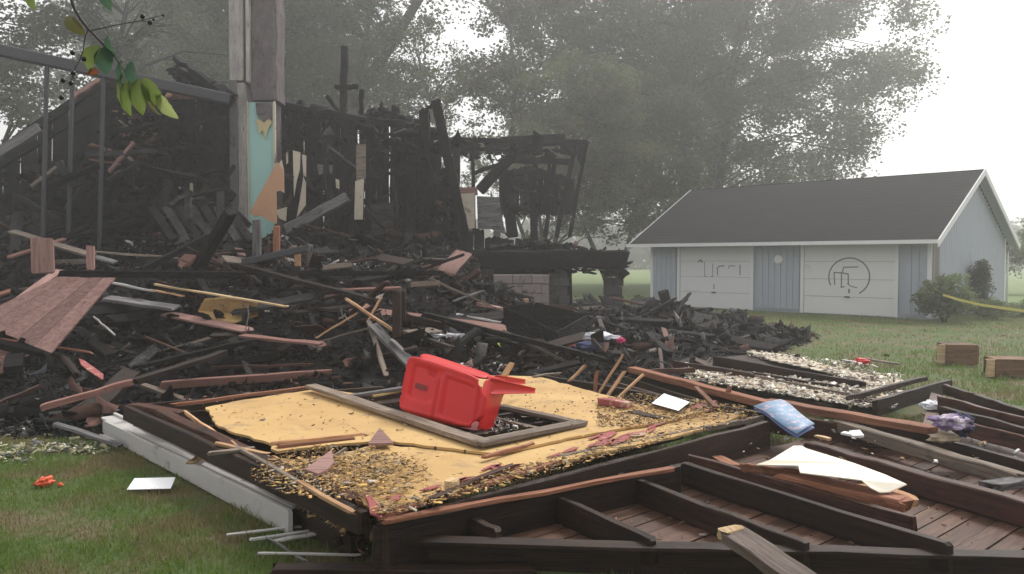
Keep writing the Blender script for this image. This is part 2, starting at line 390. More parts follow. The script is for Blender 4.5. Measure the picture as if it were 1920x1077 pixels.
# ------------------------------------------------------------------ haze
bm = bmesh.new(); bmesh.ops.create_cube(bm, size=1)
for v in bm.verts: v.co = Vector((v.co.x*300, 110+v.co.y*300, 9.5+v.co.z*21+1.0))
for v in bm.verts: v.co.z = -1.2 if v.co.z < 5 else 28
me = bpy.data.meshes.new('haze'); bm.to_mesh(me); bm.free()
hm = bpy.data.materials.new('haze'); hm.use_nodes = True; hn = hm.node_tree; hn.nodes.clear()
pv = hn.nodes.new('ShaderNodeVolumePrincipled'); pv.inputs['Color'].default_value = (.93, .93, .93, 1); pv.inputs['Density'].default_value = HAZE; pv.inputs['Anisotropy'].default_value = .6
ho = hn.nodes.new('ShaderNodeOutputMaterial'); hn.links.new(pv.outputs[0], ho.inputs['Volume'])
tag(link('haze', me, hm), 'pale smoke and mist over the yard', 'haze', kind='stuff')
# ------------------------------------------------------------------ garage
C0 = Vector((11.25, 21.5, 0)); GU = Vector((-.7, .714, 0)).normalized(); GV = Vector((.714, .7, 0)).normalized(); UP = Vector((0, 0, 1))
GL, GD, EZ, RZ = 9.1, 7.0, 2.36, 4.28
gr = thing('garage', 'pale blue garage with two white doors, grey shingle roof and spray-painted marks', 'garage', C0)
def gbox(name, u0, u1, v0, v1, z0, z1, m, parent=gr):
    P = [C0+GU*u+GV*v+UP*z for z in (z0, z1) for (u, v) in ((u0, v0), (u1, v0), (u1, v1), (u0, v1))]
    c = sum(P, Vector())/8
    me = mesh(name, [p-c for p in P], [(0, 1, 2, 3), (7, 6, 5, 4), (0, 4, 5, 1), (1, 5, 6, 2), (2, 6, 7, 3), (3, 7, 4, 0)])
    bm = bmesh.new(); bm.from_mesh(me); bmesh.ops.recalc_face_normals(bm, faces=bm.faces); bm.to_mesh(me); bm.free()
    return link(name, me, m, parent, c)
def gpoly(name, pts, th, m, nrm, parent=gr):
    """prism from coplanar points with thickness th along -nrm"""
    n = len(pts); c = sum(pts, Vector())/n
    me = mesh(name, [p-c for p in pts]+[p-c-nrm*th for p in pts], [tuple(range(n)), tuple(reversed(range(n, 2*n)))]+[(i, (i+1) % n, (i+1) % n+n, i+n) for i in range(n)])
    bm = bmesh.new(); bm.from_mesh(me); bmesh.ops.recalc_face_normals(bm, faces=bm.faces); bm.to_mesh(me); bm.free()
    return link(name, me, m, parent, c)
# core walls behind the siding (one shell), recessed so that the joints read dark
core = [C0+GU*u+GV*v for (u, v) in ((.03, .03), (GL-.03, .03), (GL-.03, GD-.03), (.03, GD-.03))]
vs = [p+UP*0 for p in core]+[p+UP*(EZ-.1) for p in core]+[C0+GU*.03+GV*GD/2+UP*(RZ-.12), C0+GU*(GL-.03)+GV*GD/2+UP*(RZ-.12)]
link('wall', mesh('wall', [v-C0 for v in vs], [(0, 1, 5, 4), (1, 2, 6, 9, 5), (2, 3, 7, 6), (3, 0, 4, 8, 7)]), 'blue', gr, C0)
DOORS = [(.93, 3.53), (5.30, 7.91)]; DH = 2.05
u = 0.09
while u < GL-.05:                       # vertical boards of the front
    u1 = min(u+.2, GL); z0 = .1
    for (a, b) in DOORS:
        if u1 > a-.1 and u < b+.1: z0 = DH+.1
    gbox('siding_board', u, u1-.014, -.012, .02, z0, EZ-.06, 'blue'); u += .2
v = 0.03
while v < GD:
    v1 = min(v+.2, GD); vm = (v+v1)/2; zt = EZ-.08+(RZ-EZ-.06)*(1-abs(vm-GD/2)/(GD/2))
    gbox('siding_board', -.012, .02, v, v1-.014, .1, zt, 'blue'); v += .2
for i, (a, b) in enumerate(DOORS):
    d = thing('door', None, None); d.parent = gr; d.location = Vector((0, 0, 0))
    if i == 0: d['label'] = 'white door with black ring and letters sprayed on it'
    else: d['label'] = 'white door with faint black letters sprayed on it'
    for k in range(4):
        z0 = .03+k*(DH/4); gbox('door_panel', a, b, .0, .05, z0, z0+DH/4-.012, 'doorwhite', d)
    for (x0, x1, z0, z1) in ((a-.11, a-.01, .02, DH+.1), (b+.01, b+.11, .02, DH+.1), (a-.008, b+.008, DH+.01, DH+.1)):
        gbox('door_trim', x0, x1, -.035, .0, z0, z1, 'trim')
    bpy.context.view_layer.update()
    def st(pts, w_=.035, d=d):
        q = [C0+GU*p[0]+GV*(-.006)+UP*p[1] for p in pts]
        vs, fs = [], []
        for j in range(len(q)-1):
            p0, p1 = q[j], q[j+1]; dr = (p1-p0).normalized(); s = dr.cross(GV)*w_/2; b0 = len(vs)
            e = dr*w_*.3; o = GV*(-.0007*(j % 3))
            vs += [p0-e+s+o, p1+e+s+o, p1+e-s+o, p0-e-s+o]; fs.append((b0, b0+1, b0+2, b0+3))
        me = mesh('sprayed_mark', [x-C0 for x in vs], fs); link('sprayed_mark', me, 'spray', d, C0)
    def PU(px, py):          # photo position on the garage front
        r_ = (px-CX)/FPX; t = (11.25-r_*21.5)/(.7+.714*r_); Y = 21.5+.714*t
        return (t, D(px, py, Y).z)
    if i == 0:
        z = lambda x, y: PU(1500+x/7.18, 450+y/7.18)
        circ = []
        for k in range(41):
            an = R(205)-R(285)*k/40
            circ.append(z(665+275*math.cos(an), 500-255*math.sin(an)))
        st(circ[:38], .04)
        st([z(470, 600), z(460, 440), z(560, 445), z(650, 460), z(655, 600)]); st([z(560, 440), z(560, 640), z(600, 630)])
        st([z(570, 440), z(590, 370), z(780, 365)]); st([z(640, 590), z(690, 625), z(775, 645)], .025); st([z(665, 668), z(665, 710)], .05)
    else:
        z = lambda x, y: PU(1260+x/7.18, 450+y/7.18)
        st([z(355, 300), z(385, 270), z(410, 300)], .05); st([z(440, 300), z(440, 490), z(470, 495)], .022); st([z(548, 320), z(550, 500), z(525, 490)], .022)
        st([z(615, 475), z(612, 380), z(640, 355), z(705, 350)], .035); st([z(765, 385), z(770, 350), z(850, 352)], .026); st([z(915, 340), z(918, 470)], .035); st([z(568, 600), z(570, 660)], .03)
gbox('corner_trim', -.03, .08, -.03, -.0125, .05, EZ-.05, 'trim'); gbox('corner_trim', GL-.08, GL+.02, -.03, -.0125, .05, EZ-.05, 'trim')
gbox('corner_trim', -.03, -.0125, GD-.1, GD+.02, .05, EZ-.05, 'trim')
# bare wood strip by the corner of the gable wall, and the lamp between the doors
MT['barestrip'] = wood('bare_grey_boards', (.2, .18, .16), (.28, .26, .23), .05)
gbox('bare_board', -.03, -.014, .1, .26, 1.0, EZ-.12, 'barestrip'); gbox('bare_board', -.03, -.014, .27, .42, 1.0, EZ-.12, 'barestrip'); gbox('bare_board', -.03, -.014, .43, .6, 1.0, EZ-.12, 'barestrip')
lp = PU(1460, 487); c = C0+GU*lp[0]+UP*lp[1]; ring = []
vs = []
for k in range(20):
    an = 2*math.pi*k/20; vs.append(GU*.15*math.cos(an)+UP*.15*math.sin(an)-GV*.02)
for k in range(20):
    an = 2*math.pi*k/20; vs.append(GU*.12*math.cos(an)+UP*.12*math.sin(an)-GV*.07)
link('round_cover', mesh('round_cover', vs, [(i, (i+1) % 20, (i+1) % 20+20, i+20) for i in range(20)]+[tuple(range(20, 40))]), 'trim', gr, c)
# roof: two slopes of overlapping shingle courses
MT['shingle'] = plain('grey_asphalt_shingle', (.022, .02, .021), .95, .25, 1.3, .4, (.032, .03, .029), .6, 0., .1)
O1, OVL, OV = .45, .7, .33
rf = thing('roof', None, None); rf.parent = gr
sl_ = (RZ-EZ)/(GD/2)
for side in (0, 1):
    vs, fs = [], []; n = 20; run = GD/2+O1
    for i in range(n):
        a = run*i/n-O1; b = run*(i+1)/n-O1+.03
        for (q, dz) in ((a, .012), (b, .008)):
            vv = q if side == 0 else GD-q; zz = EZ+sl_*min(q, GD/2)+dz
            vs.append(GU*(-OV)+GV*vv+UP*zz); vs.append(GU*(GL+OVL)+GV*vv+UP*zz)
        a_ = a if side == 0 else GD-a
        for uu in (-OV, GL+OVL): vs.append(GU*uu+GV*a_+UP*(EZ+sl_*a))
        k = i*6; fs += [(k, k+1, k+3, k+2), (k, k+4, k+5, k+1)]
    # underside deck
    k = len(vs); e0 = -O1; s_ = (lambda q: q) if side == 0 else (lambda q: GD-q)
    for (q, dz) in ((-O1, -.005), (GD/2, -.005)):
        for uu in (-OV, GL+OVL): vs.append(GU*uu+GV*s_(q)+UP*(EZ+sl_*q+dz))
    fs.append((k, k+1, k+3, k+2))
    link('shingles', mesh('shingles', vs, fs), 'shingle', rf, C0)
zE = EZ-sl_*O1
gbox('gutter', -OV, GL+OVL, -O1-.1, -O1, zE-.07, zE+.035, 'trim'); gbox('gutter', -OV, GL+OVL, GD+O1, GD+O1+.1, zE-.07, zE+.035, 'trim')
gbox('soffit', -OV+.03, GL+OVL-.03, -O1, -.015, zE-.055, zE-.035, 'blue')
for uu in (-OV, GL+OVL-.03):
    for s_ in ((lambda q: q), (lambda q: GD-q)):
        pts = [C0+GU*uu+GV*s_(q)+UP*(EZ+sl_*q+dz) for (q, dz) in ((-O1, -.17), (GD/2, -.17), (GD/2, .02), (-O1, .02))]
        gpoly('rake_board', pts, .03, 'trim', -GU)
for s_ in ((lambda q: q), (lambda q: GD-q)):      # gable soffit
    pts = [C0+GU*uu+GV*s_(q)+UP*(EZ+sl_*q-.06) for (uu, q) in ((-OV+.005, -O1+.02), (-.02, -O1+.02), (-.02, GD/2), (-OV+.005, GD/2))]
    gpoly('gable_soffit', pts, .015, 'blue', UP)
tube([C0+GU*(-.06)+GV*(GD+.3)+UP*(zE-.05), C0+GU*(-.06)+GV*(GD+.12)+UP*(zE-.3), C0+GU*(-.06)+GV*(GD+.08)+UP*.1], [.035]*3, 'trim', 'downpipe', gr)
for uu in (4.6,): pass
# ------------------------------------------------------------------ trees
def leaf_mat(name, c1, c2, tr=.35):
    m, n, b = mat(name); g = noi(n, coords(n, rnd=False), .5, 3); g2 = noi(n, coords(n, rnd=False), 7, 2)
    c = mixc(n, ramp(n, g.outputs['Fac'], [(.4, 0.), (.6, 1.)]).outputs[0], c1, c2); c = mixc(n, g2.outputs['Fac'], c, tuple(x*.6 for x in c1))
    b.inputs['Roughness'].default_value = .6; b.inputs['Specular IOR Level'].default_value = .3; n.links.new(c, b.inputs['Base Color'])
    t = N(n, 'ShaderNodeBsdfTranslucent'); n.links.new(c, t.inputs[0]); mxs = N(n, 'ShaderNodeMixShader'); mxs.inputs[0].default_value = tr
    out = n.nodes['Material Output']; n.links.new(b.outputs[0], mxs.inputs[1]); n.links.new(t.outputs[0], mxs.inputs[2]); n.links.new(mxs.outputs[0], out.inputs[0])
    return m
MT['leafdark'] = leaf_mat('maple_leaves', (.1, .135, .055), (.15, .19, .08), .6)
MT['leaflight'] = leaf_mat('yellow_green_leaves', (.14, .17, .07), (.24, .25, .12), .5)
MT['leafbush'] = leaf_mat('bush_leaves', (.2, .25, .11), (.3, .35, .17), .55)
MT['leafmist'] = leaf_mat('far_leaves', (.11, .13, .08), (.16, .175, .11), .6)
MT['bark'] = wood('bark', (.03, .027, .023), (.07, .062, .052), 0, .9, grain=5)
def leaves_np(C, n_per, rad, size, flat=.6):
    """C: clump centres (k,3), rad: (k,) radius"""
    k = len(C); n = k*n_per; idx = np.repeat(np.arange(k), n_per)
    d = rng.normal(0, 1, (n, 3)); d /= np.linalg.norm(d, axis=1)[:, None]; r = rng.uniform(0, 1, n)**.55
    P = C[idx]+d*(r*rad[idx])[:, None]*np.array([1, 1, flat])
    s = size*rng.uniform(.6, 1.3, n)
    a = rng.normal(0, 1, (n, 3)); a[:, 2] *= .5; a /= np.linalg.norm(a, axis=1)[:, None]
    b = rng.normal(0, 1, (n, 3)); b -= a*(a*b).sum(1)[:, None]; b /= np.linalg.norm(b, axis=1)[:, None]
    a *= s[:, None]; b *= (s*.38)[:, None]; c = np.cross(a, b); c /= np.linalg.norm(c, axis=1)[:, None]
    V = np.stack([P-a*.5, P+b+c*s[:, None]*.1, P+a*.5, P-b+c*s[:, None]*.1], 1).reshape(-1, 3)
    return V, np.arange(n*4).reshape(-1, 4)
def tree(name, label, base, height, crown_c, crown_r, nclump, nper, lsize, leaf, trunk_r, stems=1, group=None, spread=.25, crad=(.7, 1.3), hole=0, flat=.6, extra=None, seed=1, cat='tree', rim=.5, bottom=None, bough=()):
    global rng
    rs = np.random.RandomState(seed); rng = np.random.default_rng(seed); r = random.Random(seed)
    base = Vector(base); t = thing(name, label, cat, base, group)
    cc = np.array(crown_c); cr = np.array(crown_r); C = []
    while len(C) < nclump:
        d = rs.normal(0, 1, 3); d /= np.linalg.norm(d); q = cc+d*cr*(rs.uniform(0, 1)**rim)
        nz = noise.noise(Vector(q)*.32+Vector((seed*7, 0, 0)))
        if nz < -.28+hole: continue
        if bottom is not None and q[2] < bottom: continue
        C.append(q)
    C = np.array(C); rad = rs.uniform(crad[0], crad[1], len(C))
    V, F = leaves_np(C, nper, rad, lsize, flat)
    o = link('crown', npmesh('crown', V-np.array(base), F, 4), leaf, t); o.location = (0, 0, 0)
    vs, fs = [], []
    def add(path, radii, k=6):
        v, f = tube(path, radii, None, None, None, k); b0 = len(vs); vs.extend([x-base for x in v]); fs.extend([tuple(i+b0 for i in q) for q in f])
    tips = []
    for s in range(stems):
        an = 2*math.pi*s/max(stems, 1)+r.uniform(0, 1); lean = spread*(0 if stems == 1 else 1)
        p = base+Vector((math.cos(an), math.sin(an)*.6, 0))*(.35*trunk_r*stems*.6 if stems > 1 else 0); path = [p-UP*.1]; H_ = height*r.uniform(.8, .95)
        dv = Vector((math.cos(an)*lean, math.sin(an)*lean, 1)).normalized(); rr = [trunk_r*1.25]
        for i in range(9):
            dv = (dv+Vector((r.uniform(-.09, .09), r.uniform(-.09, .09), 0))).normalized(); p = p+dv*H_/9; path.append(p); rr.append(trunk_r*(1-.09*(i+1)))
        add(path, rr, 9); tips += [(path[i], rr[i]) for i in range(2, 10)]
    for b_ in bough:
        add([Vector(x) for x in b_[0]], b_[1], 8); tips += [(Vector(x), .1) for x in b_[0][2:]]
    for q in C[::max(1, len(C)//150)]:
        q = Vector(q); best = min(tips, key=lambda tp: (tp[0]-q).length+max(0, tp[0].z-q.z+1)*1.5)
        a = best[0]; L = (q-a).length; mid = a.lerp(q, .5)+Vector((r.uniform(-.1, .1), r.uniform(-.1, .1), .1+r.uniform(0, .08)))*L
        r0 = min(best[1]*.4, .015+L*.009); m1 = a.lerp(mid, .5)+UP*L*.02; m2 = mid.lerp(q, .5)
        add([a, m1, mid, m2, q], [r0, r0*.85, r0*.65, r0*.45, r0*.2], 5)
    o = link('trunk', mesh('trunk', vs, fs, True), 'bark', t); o.location = (0, 0, 0)
    rng = np.random.default_rng(seed+100)
    return t
tree('maple_tree', 'big dark multi-stemmed maple spreading behind the garage roof', (11.4, 50, 0), 20, (11.2, 50, 14.2), (13.6, 10, 10.8), 900, 250, .2, 'leafdark', .42, 4, spread=.17, crad=(1.0, 2.0), hole=-.02, seed=3, rim=.42, bottom=3.8)
tree('ash_tree', 'tall tree behind the chimney with a bough leaning over sparse sky gaps', (-9.7, 44, 0), 20, (-12.2, 44, 15.5), (8.2, 6, 10.5), 480, 260, .19, 'leafdark', .5, 1, hole=.0, seed=5, crad=(1., 1.9), rim=.5, bottom=8,
     bough=[([(-9.7, 44, 6.6), (-8.6, 43.8, 10.1), (-6.5, 43.4, 13.1), (-4.2, 43, 16.6), (-2.6, 43, 20.2)], [.44, .38, .3, .22, .12])])
tree('light_leaved_tree', 'sparse pale green tree with white sky showing through, between chimney and maple', (-1.2, 44, 0), 15, (-2.2, 44, 11.5), (7.2, 5, 9.5), 190, 130, .16, 'leaflight', .25, 2, hole=.2, seed=8, spread=.2, crad=(.6, 1.2), rim=.6, bottom=2.5)
tree('thicket_tree', 'low yellow-green tree behind the burnt timber frame', (1.5, 36, 0), 8, (2.6, 36, 6.3), (4.6, 3.5, 4.4), 150, 220, .14, 'leaflight', .14, 3, seed=9, spread=.3, hole=.05, crad=(.5, 1.0), bottom=2.2)
tree('young_maple', 'dark bushy tree drooping between the burnt frame and the garage', (4.6, 37, 0), 7, (5.2, 37, 6.5), (4.2, 3, 4.2), 150, 230, .145, 'leafdark', .16, 2, seed=11, spread=.3, crad=(.5, 1.1), bottom=3.0)
tree('shade_tree', 'tree behind the sloping beam with bright sky between its leaves', (-17, 30, 0), 14, (-16.5, 31, 10.5), (7.5, 4.5, 8.0), 170, 170, .15, 'leafmist', .3, 2, seed=14, hole=.3, spread=.2, crad=(.6, 1.2), rim=.5, bottom=3.2)
tree('background_maple', 'broad grey-green tree in the mist over the burnt house', (-22, 62, 0), 22, (-23, 62, 17), (14, 7, 9.5), 420, 240, .26, 'leafmist', .5, 2, seed=17, hole=-.05, crad=(1.3, 2.4), rim=.6, bottom=8)
tree('cherry_tree', 'cherry tree standing at the photographer\'s back, its twigs hanging into view', (-2.2, -3.6, 0), 5.5, (-.3, -3.2, 6.0), (7.0, 3.6, 3.2), 360, 120, .12, 'leafdark', .16, 2, seed=27, spread=.35, crad=(.5, .9), rim=.5, bottom=2.3, hole=-.1)
tree('hedge_tree', 'low hazy tree at the back corner of the garage', (22.5, 38, 0), 3.5, (23.5, 38, 2.4), (2.6, 1.6, 1.5), 40, 140, .13, 'leafbush', .07, 2, seed=19, crad=(.4, .8), bottom=.5)
def bush(name, label, c, rad, n, nper, ls, leaf, seed, group=None):
    c = Vector(c); return tree(name, label, (c.x, c.y, 0), rad[2]*1.2, (c.x, c.y, c.z), rad, n, nper, ls, leaf, .025, 5, group=group, spread=.55, crad=(.14, .3), seed=seed, cat='bush', rim=.6, bottom=.12, flat=.8)
bush('bush', 'round leafy bush standing at the garage corner', (11.2, 20.7, .66), (.72, .6, .56), 60, 80, .085, 'leafbush', 21)
bush('low_bush', 'low grey-green bush beside the taller bush along the gable wall', (12.9, 21.7, .25), (.75, .4, .25), 30, 90, .07, 'leafbush', 22)
bush('low_bush', 'low spreading bush under the caution tape near the far wall corner', (14.6, 22.6, .25), (1.1, .5, .25), 36, 90, .07, 'leafbush', 23)
bush('cypress_shrub', 'narrow upright evergreen against the blue gable wall', (13.75, 23.55, .85), (.28, .26, .8), 70, 110, .06, 'leafdark', 24)
# far hedgerow in the mist
rng = np.random.default_rng(31)
C = np.stack([rng.uniform(-60, 110, 420), rng.uniform(120, 135, 420), rng.uniform(.5, 6.5, 420)*1.0], 1); V, F = leaves_np(C, 60, rng.uniform(2, 4, 420), 1.1, .8)
tag(link('far_trees', npmesh('far_trees', V, F, 4), 'leafmist'), 'far hedgerow fading into the mist', 'trees', kind='stuff')

# ------------------------------------------------------------------ rubble heap
xs = np.linspace(-16, 7.4, 150); ys = np.linspace(6.8, 27, 135)
V, F, t = grid(xs, ys, lambda x, y: H(x, y)-.01)
keep = np.array([V[f][:, 2].max() > -.03 for f in F]); F = F[keep]
MT['heap'] = char_mat('ash_and_char_heap', (.009, .0085, .0085), (.045, .043, .043), .9, 26)
tag(link('rubble_heap', npmesh('rubble_heap', V, F, 4, None, False), 'heap'), 'black mound of ash and charcoal', 'rubble', kind='stuff')
def scatter(n, x0, x1, y0, y1, mmin=.3, bias=None):
    P = []
    while len(P) < n:
        x, y = rng.uniform(x0, x1), rng.uniform(y0, y1)
        if Hm(x, y)[0] < mmin: continue
        if bias and rng.uniform() > bias(x, y): continue
        P.append((x, y, max(0, H(x, y))))
    return np.array(P)
rng = np.random.default_rng(5)
BP = [(.0045, .0042, .0042), (.009, .0085, .0085), (.022, .021, .02), (.11, .105, .1), (.075, .04, .03), (.4, .38, .35)]
chips('charcoal_debris', scatter(42000, -11, 7, 7.2, 18.5, .15, lambda x, y: min(1, 1.5-(y-7)*.09))+[0, 0, .02], .012, .1, 2.4, BP, [40, 30, 16, 5, 3.5, 1.3], .55, label='loose charcoal, ash and splinters over the heap', cat='debris')
chips('charred_splinters', scatter(3000, -11, 6.5, 7.6, 18.5, .25)+[0, 0, .05], .06, .3, 2.0, BP, [45, 30, 10, 3, 5, .15], .7, label='black splinters strewn over the heap', cat='debris')
rng = np.random.default_rng(6)
curls('crumpled_char_sheets', scatter(2600, -11, 6.4, 7.4, 18, .3)+[0, 0, .05], .07, .5, BP+[(.16, .09, .075), (.05, .055, .065)], [40, 30, 14, 4, 4, .6, 2.5, 3], 'crumpled burnt sheeting and bark-like char over the heap')
r = random.Random(31); MT['wire'] = plain('burnt_wire', (.05, .045, .042), .6, .3, 30)
for i in range(14):
    x, y = r.uniform(-8, 4), r.uniform(9, 14.5); z = H(x, y)+.12; p = Vector((x, y, z)); a = r.uniform(0, 6.28); path = []
    for q in range(9):
        path.append(p.copy()); a += r.uniform(-.7, .7); p = p+Vector((math.cos(a), math.sin(a), 0))*r.uniform(.08, .17); p.z = max(H(p.x, p.y)+.06, z+.16*math.sin(q*.7+i))
    o = tube(path, [r.choice((.006, .008, .011))]*9, 'wire', 'bent_wire', None, 5)
    tag(o, ('thick' if i % 3 == 0 else 'thin')+' bent wire '+['behind the red chair', 'near the siding panel', 'in the middle of the heap', 'before the foundation'][0 if x > -2 and y < 11.5 else 1 if x < -5 else 3 if x > -.5 else 2]+(' looping up' if i % 2 else ' lying low'), 'wire', 'bent wires in the rubble')
r = random.Random(3); k = 0
proto = [board_mesh(1, 1, 1, 7, .02, .04, 900+i, .08) for i in range(7)]
mats = ['char', 'char', 'char', 'char', 'char2', 'ashy', 'char2', 'dark', 'grey', 'darkred', 'red']
protos = {}
for _ in range(240):
    while True:
        x, y = r.uniform(-10.5, 5.6), r.uniform(8.0, 17.5)
        if Hm(x, y)[0] > .5 and not (x > -3 and y < 9.4): break
    mm = r.choice(mats); L = r.uniform(.5, 1.0)*r.choice((.7, 1.2, 2.0)); z = H(x, y)
    key = (r.randrange(7), mm)
    if key not in protos: me = proto[key[0]].copy(); me.materials.append(MT[mm]); protos[key] = me
    o = bpy.data.objects.new('charred_board', protos[key]); COL.objects.link(o)
    o.scale = (L, 1, r.choice((.02, .04, .04, .09)))
    o.rotation_euler = (r.uniform(-.6, .6), r.gauss(0, .22), r.uniform(0, 3.14)); o.location = (x, y, z+.04+r.uniform(0, .12))
    reg = ('under the timber frame' if y > 15 and x > .5 else 'at the chimney foot' if y > 14.5 and -6.5 < x else 'under the stair rail' if y > 14 else 'before the foundation blocks' if x > -.5 and y > 12.5 else 'beyond the yellow wall' if x > .5 else 'behind the red chair' if x > -2 else 'near the siding panel' if x < -5.5 else 'in the middle of the heap' if y > 10.5 else 'by the yellow wall corner')
    size = 'long' if L > 1.3 else 'short' if L < .6 else 'mid-length'; wd_ = r.choice((.05, .09, .09, .14, .2)); tl = 'tilted' if abs(o.rotation_euler[1]) > .25 else 'flat'; th_ = 'narrow' if wd_ < .07 else 'wide' if wd_ > .12 else ''
    lab_ = {'grey': 'weathered grey', 'ashy': 'ash-grey burnt', 'darkred': 'dark red', 'red': 'faded red', 'rust': 'orange-brown split', 'dark': 'dark brown', 'char2': 'brown-black burnt'}.get(mm, 'charred black')
    o.scale[1] = wd_
    lab = ' '.join(f'{size} {th_} {lab_} board {tl} {reg}'.split())
    tag(o, lab, 'board', 'burnt boards strewn over the rubble')

# ------------------------------------------------------------------ burnt house
def prof(pl, px):
    for (a, b) in zip(pl, pl[1:]):
        if a[0] <= px <= b[0]: return a[1]+(b[1]-a[1])*(px-a[0])/(b[0]-a[0])
    return pl[-1][1] if px > pl[-1][0] else pl[0][1]
def burnt_wall(label, x0, x1, d0, d1, top, bot, wpx=13, m=('char', 'char', 'char2'), jit=9, miss=0., seed=0, name='burnt_wall', th=.03, pname='plank', skipfn=None):
    r = random.Random(seed); t = thing(name, label, 'wall', D((x0+x1)/2, 480, (d0+d1)/2)); px = x0
    while px < x1:
        w_ = wpx*r.uniform(.75, 1.3); c = px+w_/2; px += w_
        if r.random() < miss: continue
        u = (c-x0)/(x1-x0); d = d0+(d1-d0)*u+r.uniform(-.03, .03)
        zt = D(c, prof(top, c)+r.uniform(-jit, jit*.5), d); zb = D(c, bot, d)
        wid = w_/FPX*d*.97; lean = r.uniform(-.02, .02)
        b = board(zb, zt+Vector((lean, 0, 0)), wid, th, r.choice(m), pname, t, math.pi/2*0, .05, 6, wob=.012)
    return t
def post(a, b, w_, m='char', label=None, cat='post', name='burnt_post', th=None, **k):
    return board(a, b, w_, th or w_, m, name, None, 0, .02, 7, label, cat, wob=.012, **k)
dark = ('char', 'char', 'char', 'char2')
burnt_wall('charred plank wall under the sloping stair rail', -90, 205, 17.6, 17.2, [(-90, 340), (0, 285), (190, 160), (205, 155)], 520, 15, dark, seed=1)
burnt_wall('charred wall with a broken crown of red and grey bits', 190, 348, 16.4, 16.6, [(190, 185), (225, 150), (300, 160), (348, 165)], 480, 13, ('char', 'char2', 'char', 'char'), seed=2, jit=14)
burnt_wall('tall wall of scorched studs next to the chimney', 330, 436, 16.9, 17.1, [(330, 140), (352, 122), (380, 150), (436, 178)], 480, 9, dark, seed=3, jit=8)
burnt_wall('black wall stretching from the chimney to the grey post', 512, 800, 18.6, 18.9, [(512, 192), (600, 214), (640, 222), (700, 218), (722, 206), (745, 224), (800, 240)], 500, 12, dark, seed=4, jit=5)
burnt_wall('collapsed black wall section in front of the leaning post', 738, 862, 17.6, 17.8, [(738, 250), (775, 236), (798, 212), (812, 260), (862, 380)], 500, 11, dark, seed=5, jit=12)
burnt_wall('black interior wall deep behind the chimney', 180, 560, 20.5, 20.5, [(180, 215), (560, 225)], 480, 22, dark, seed=6)
burnt_wall('charred partition with window gaps in the timber frame', 935, 1062, 22.0, 22.0, [(935, 330), (1010, 318), (1062, 335)], 402, 14, ('char', 'char2', 'ashy'), seed=7, jit=8, miss=.04)
burnt_wall('black wall stub left of the beige panel', 838, 862, 20, 20, [(838, 262), (862, 285)], 470, 12, dark, seed=8)
burnt_wall('low charred wall stub behind the foundation blocks', 640, 1000, 19.5, 19.7, [(640, 415), (800, 405), (900, 440), (1000, 455)], 560, 12, dark, seed=9, jit=10)
# roof crust along the wall tops
for i, (a, b, wd, th, d, lab) in enumerate([
    ((515, 188), (640, 216), .5, .14, 18.5, 'charred roof edge sloping down beside the chimney'),
    ((630, 214), (800, 236), .6, .16, 18.5, 'charred roof edge behind the grey post'),
    ((336, 128), (436, 182), .45, .13, 16.8, 'charred roof edge beside the chimney post'),
    ((320, 130), (345, 152), .2, .1, 16.6, 'short black rafter stub sticking out over the wall'),
    ((332, 112), (398, 158), .2, .1, 16.5, 'black rafter pointing up beside the chimney'),
    ((195, 172), (345, 168), .35, .12, 16.3, 'broken rim of burnt roofing over the stair wall')]):
    board(D(*a, d), D(*b, d), wd, th, 'char', 'burnt_rafter', None, 0.3, .06, 9, lab, 'rafter', wob=.035)
rng = np.random.default_rng(12)
def band(pts, d, n, sp, up=.1):
    P = []
    for i in range(n):
        px = rng.uniform(pts[0][0], pts[-1][0]); p = D(px, prof(pts, px), d+rng.uniform(-.3, .3)); P.append((p.x, p.y, p.z+rng.uniform(-sp, up)))
    return np.array(P)
Q = np.concatenate([band([(515, 194), (640, 222), (720, 212), (800, 240)], 18.6, 240, .12, .06), band([(190, 180), (230, 160), (340, 160)], 16.4, 130, .25, .03), band([(336, 150), (436, 184)], 16.9, 60, .1, .05), band([(740, 250), (798, 225), (845, 300)], 17.7, 60, .15, .06)])
chips('burnt_roof_crust', Q, .12, .5, 1.4, BP[:5], [50, 30, 8, 3, 2], .5, label='crumbled burnt roofing along the wall tops', cat='debris')
rng = np.random.default_rng(14)
def face(x0, x1, y0, y1, d, n, dd=.12): return np.array([tuple(D(rng.uniform(x0, x1), rng.uniform(y0, y1), d-.06+rng.uniform(-dd, .02))) for _ in range(n)])
chips('wall_char_crust', np.concatenate([face(-20, 200, 290, 450, 17.2, 160), face(192, 345, 180, 440, 16.3, 380), face(335, 432, 180, 430, 16.8, 120), face(522, 800, 225, 300, 18.4, 140), face(590, 800, 300, 470, 18.4, 190), face(740, 860, 260, 470, 17.5, 260), face(940, 1060, 320, 410, 21.8, 120)]), .04, .34, 1.3, BP, [60, 30, 7, 1.5, 2, .3], 1.2, label='char crust and torn lath clinging to the burnt walls', cat='debris')
r = random.Random(18)
for i in range(24):
    px = r.uniform(530, 840); py = r.uniform(250, 430); d = r.uniform(16.4, 18.2); L = r.uniform(40, 150); an = r.gauss(0, .5)
    board(D(px, py, d), D(px+L*math.sin(an), py+L*math.cos(an), d-.2), r.choice((.06, .09, .14)), .05, (mm := r.choice(('char', 'char', 'char2'))), 'burnt_stud', None, r.uniform(-1, 1), .04, 6,
          ' '.join([('long' if L > 95 else 'short'), {'char': 'black', 'char2': 'brown-black'}[mm], 'stud', 'leaning toward the timber frame' if an > .25 else 'leaning toward the chimney' if an < -.25 else 'standing upright', ('high' if py < 340 else 'low')+' on the wall', 'by the leaning post' if px > 740 else 'by the turquoise strip' if px < 620 else 'by the cream panel']), 'stud', 'burnt studs askew against the wall', wob=.014)
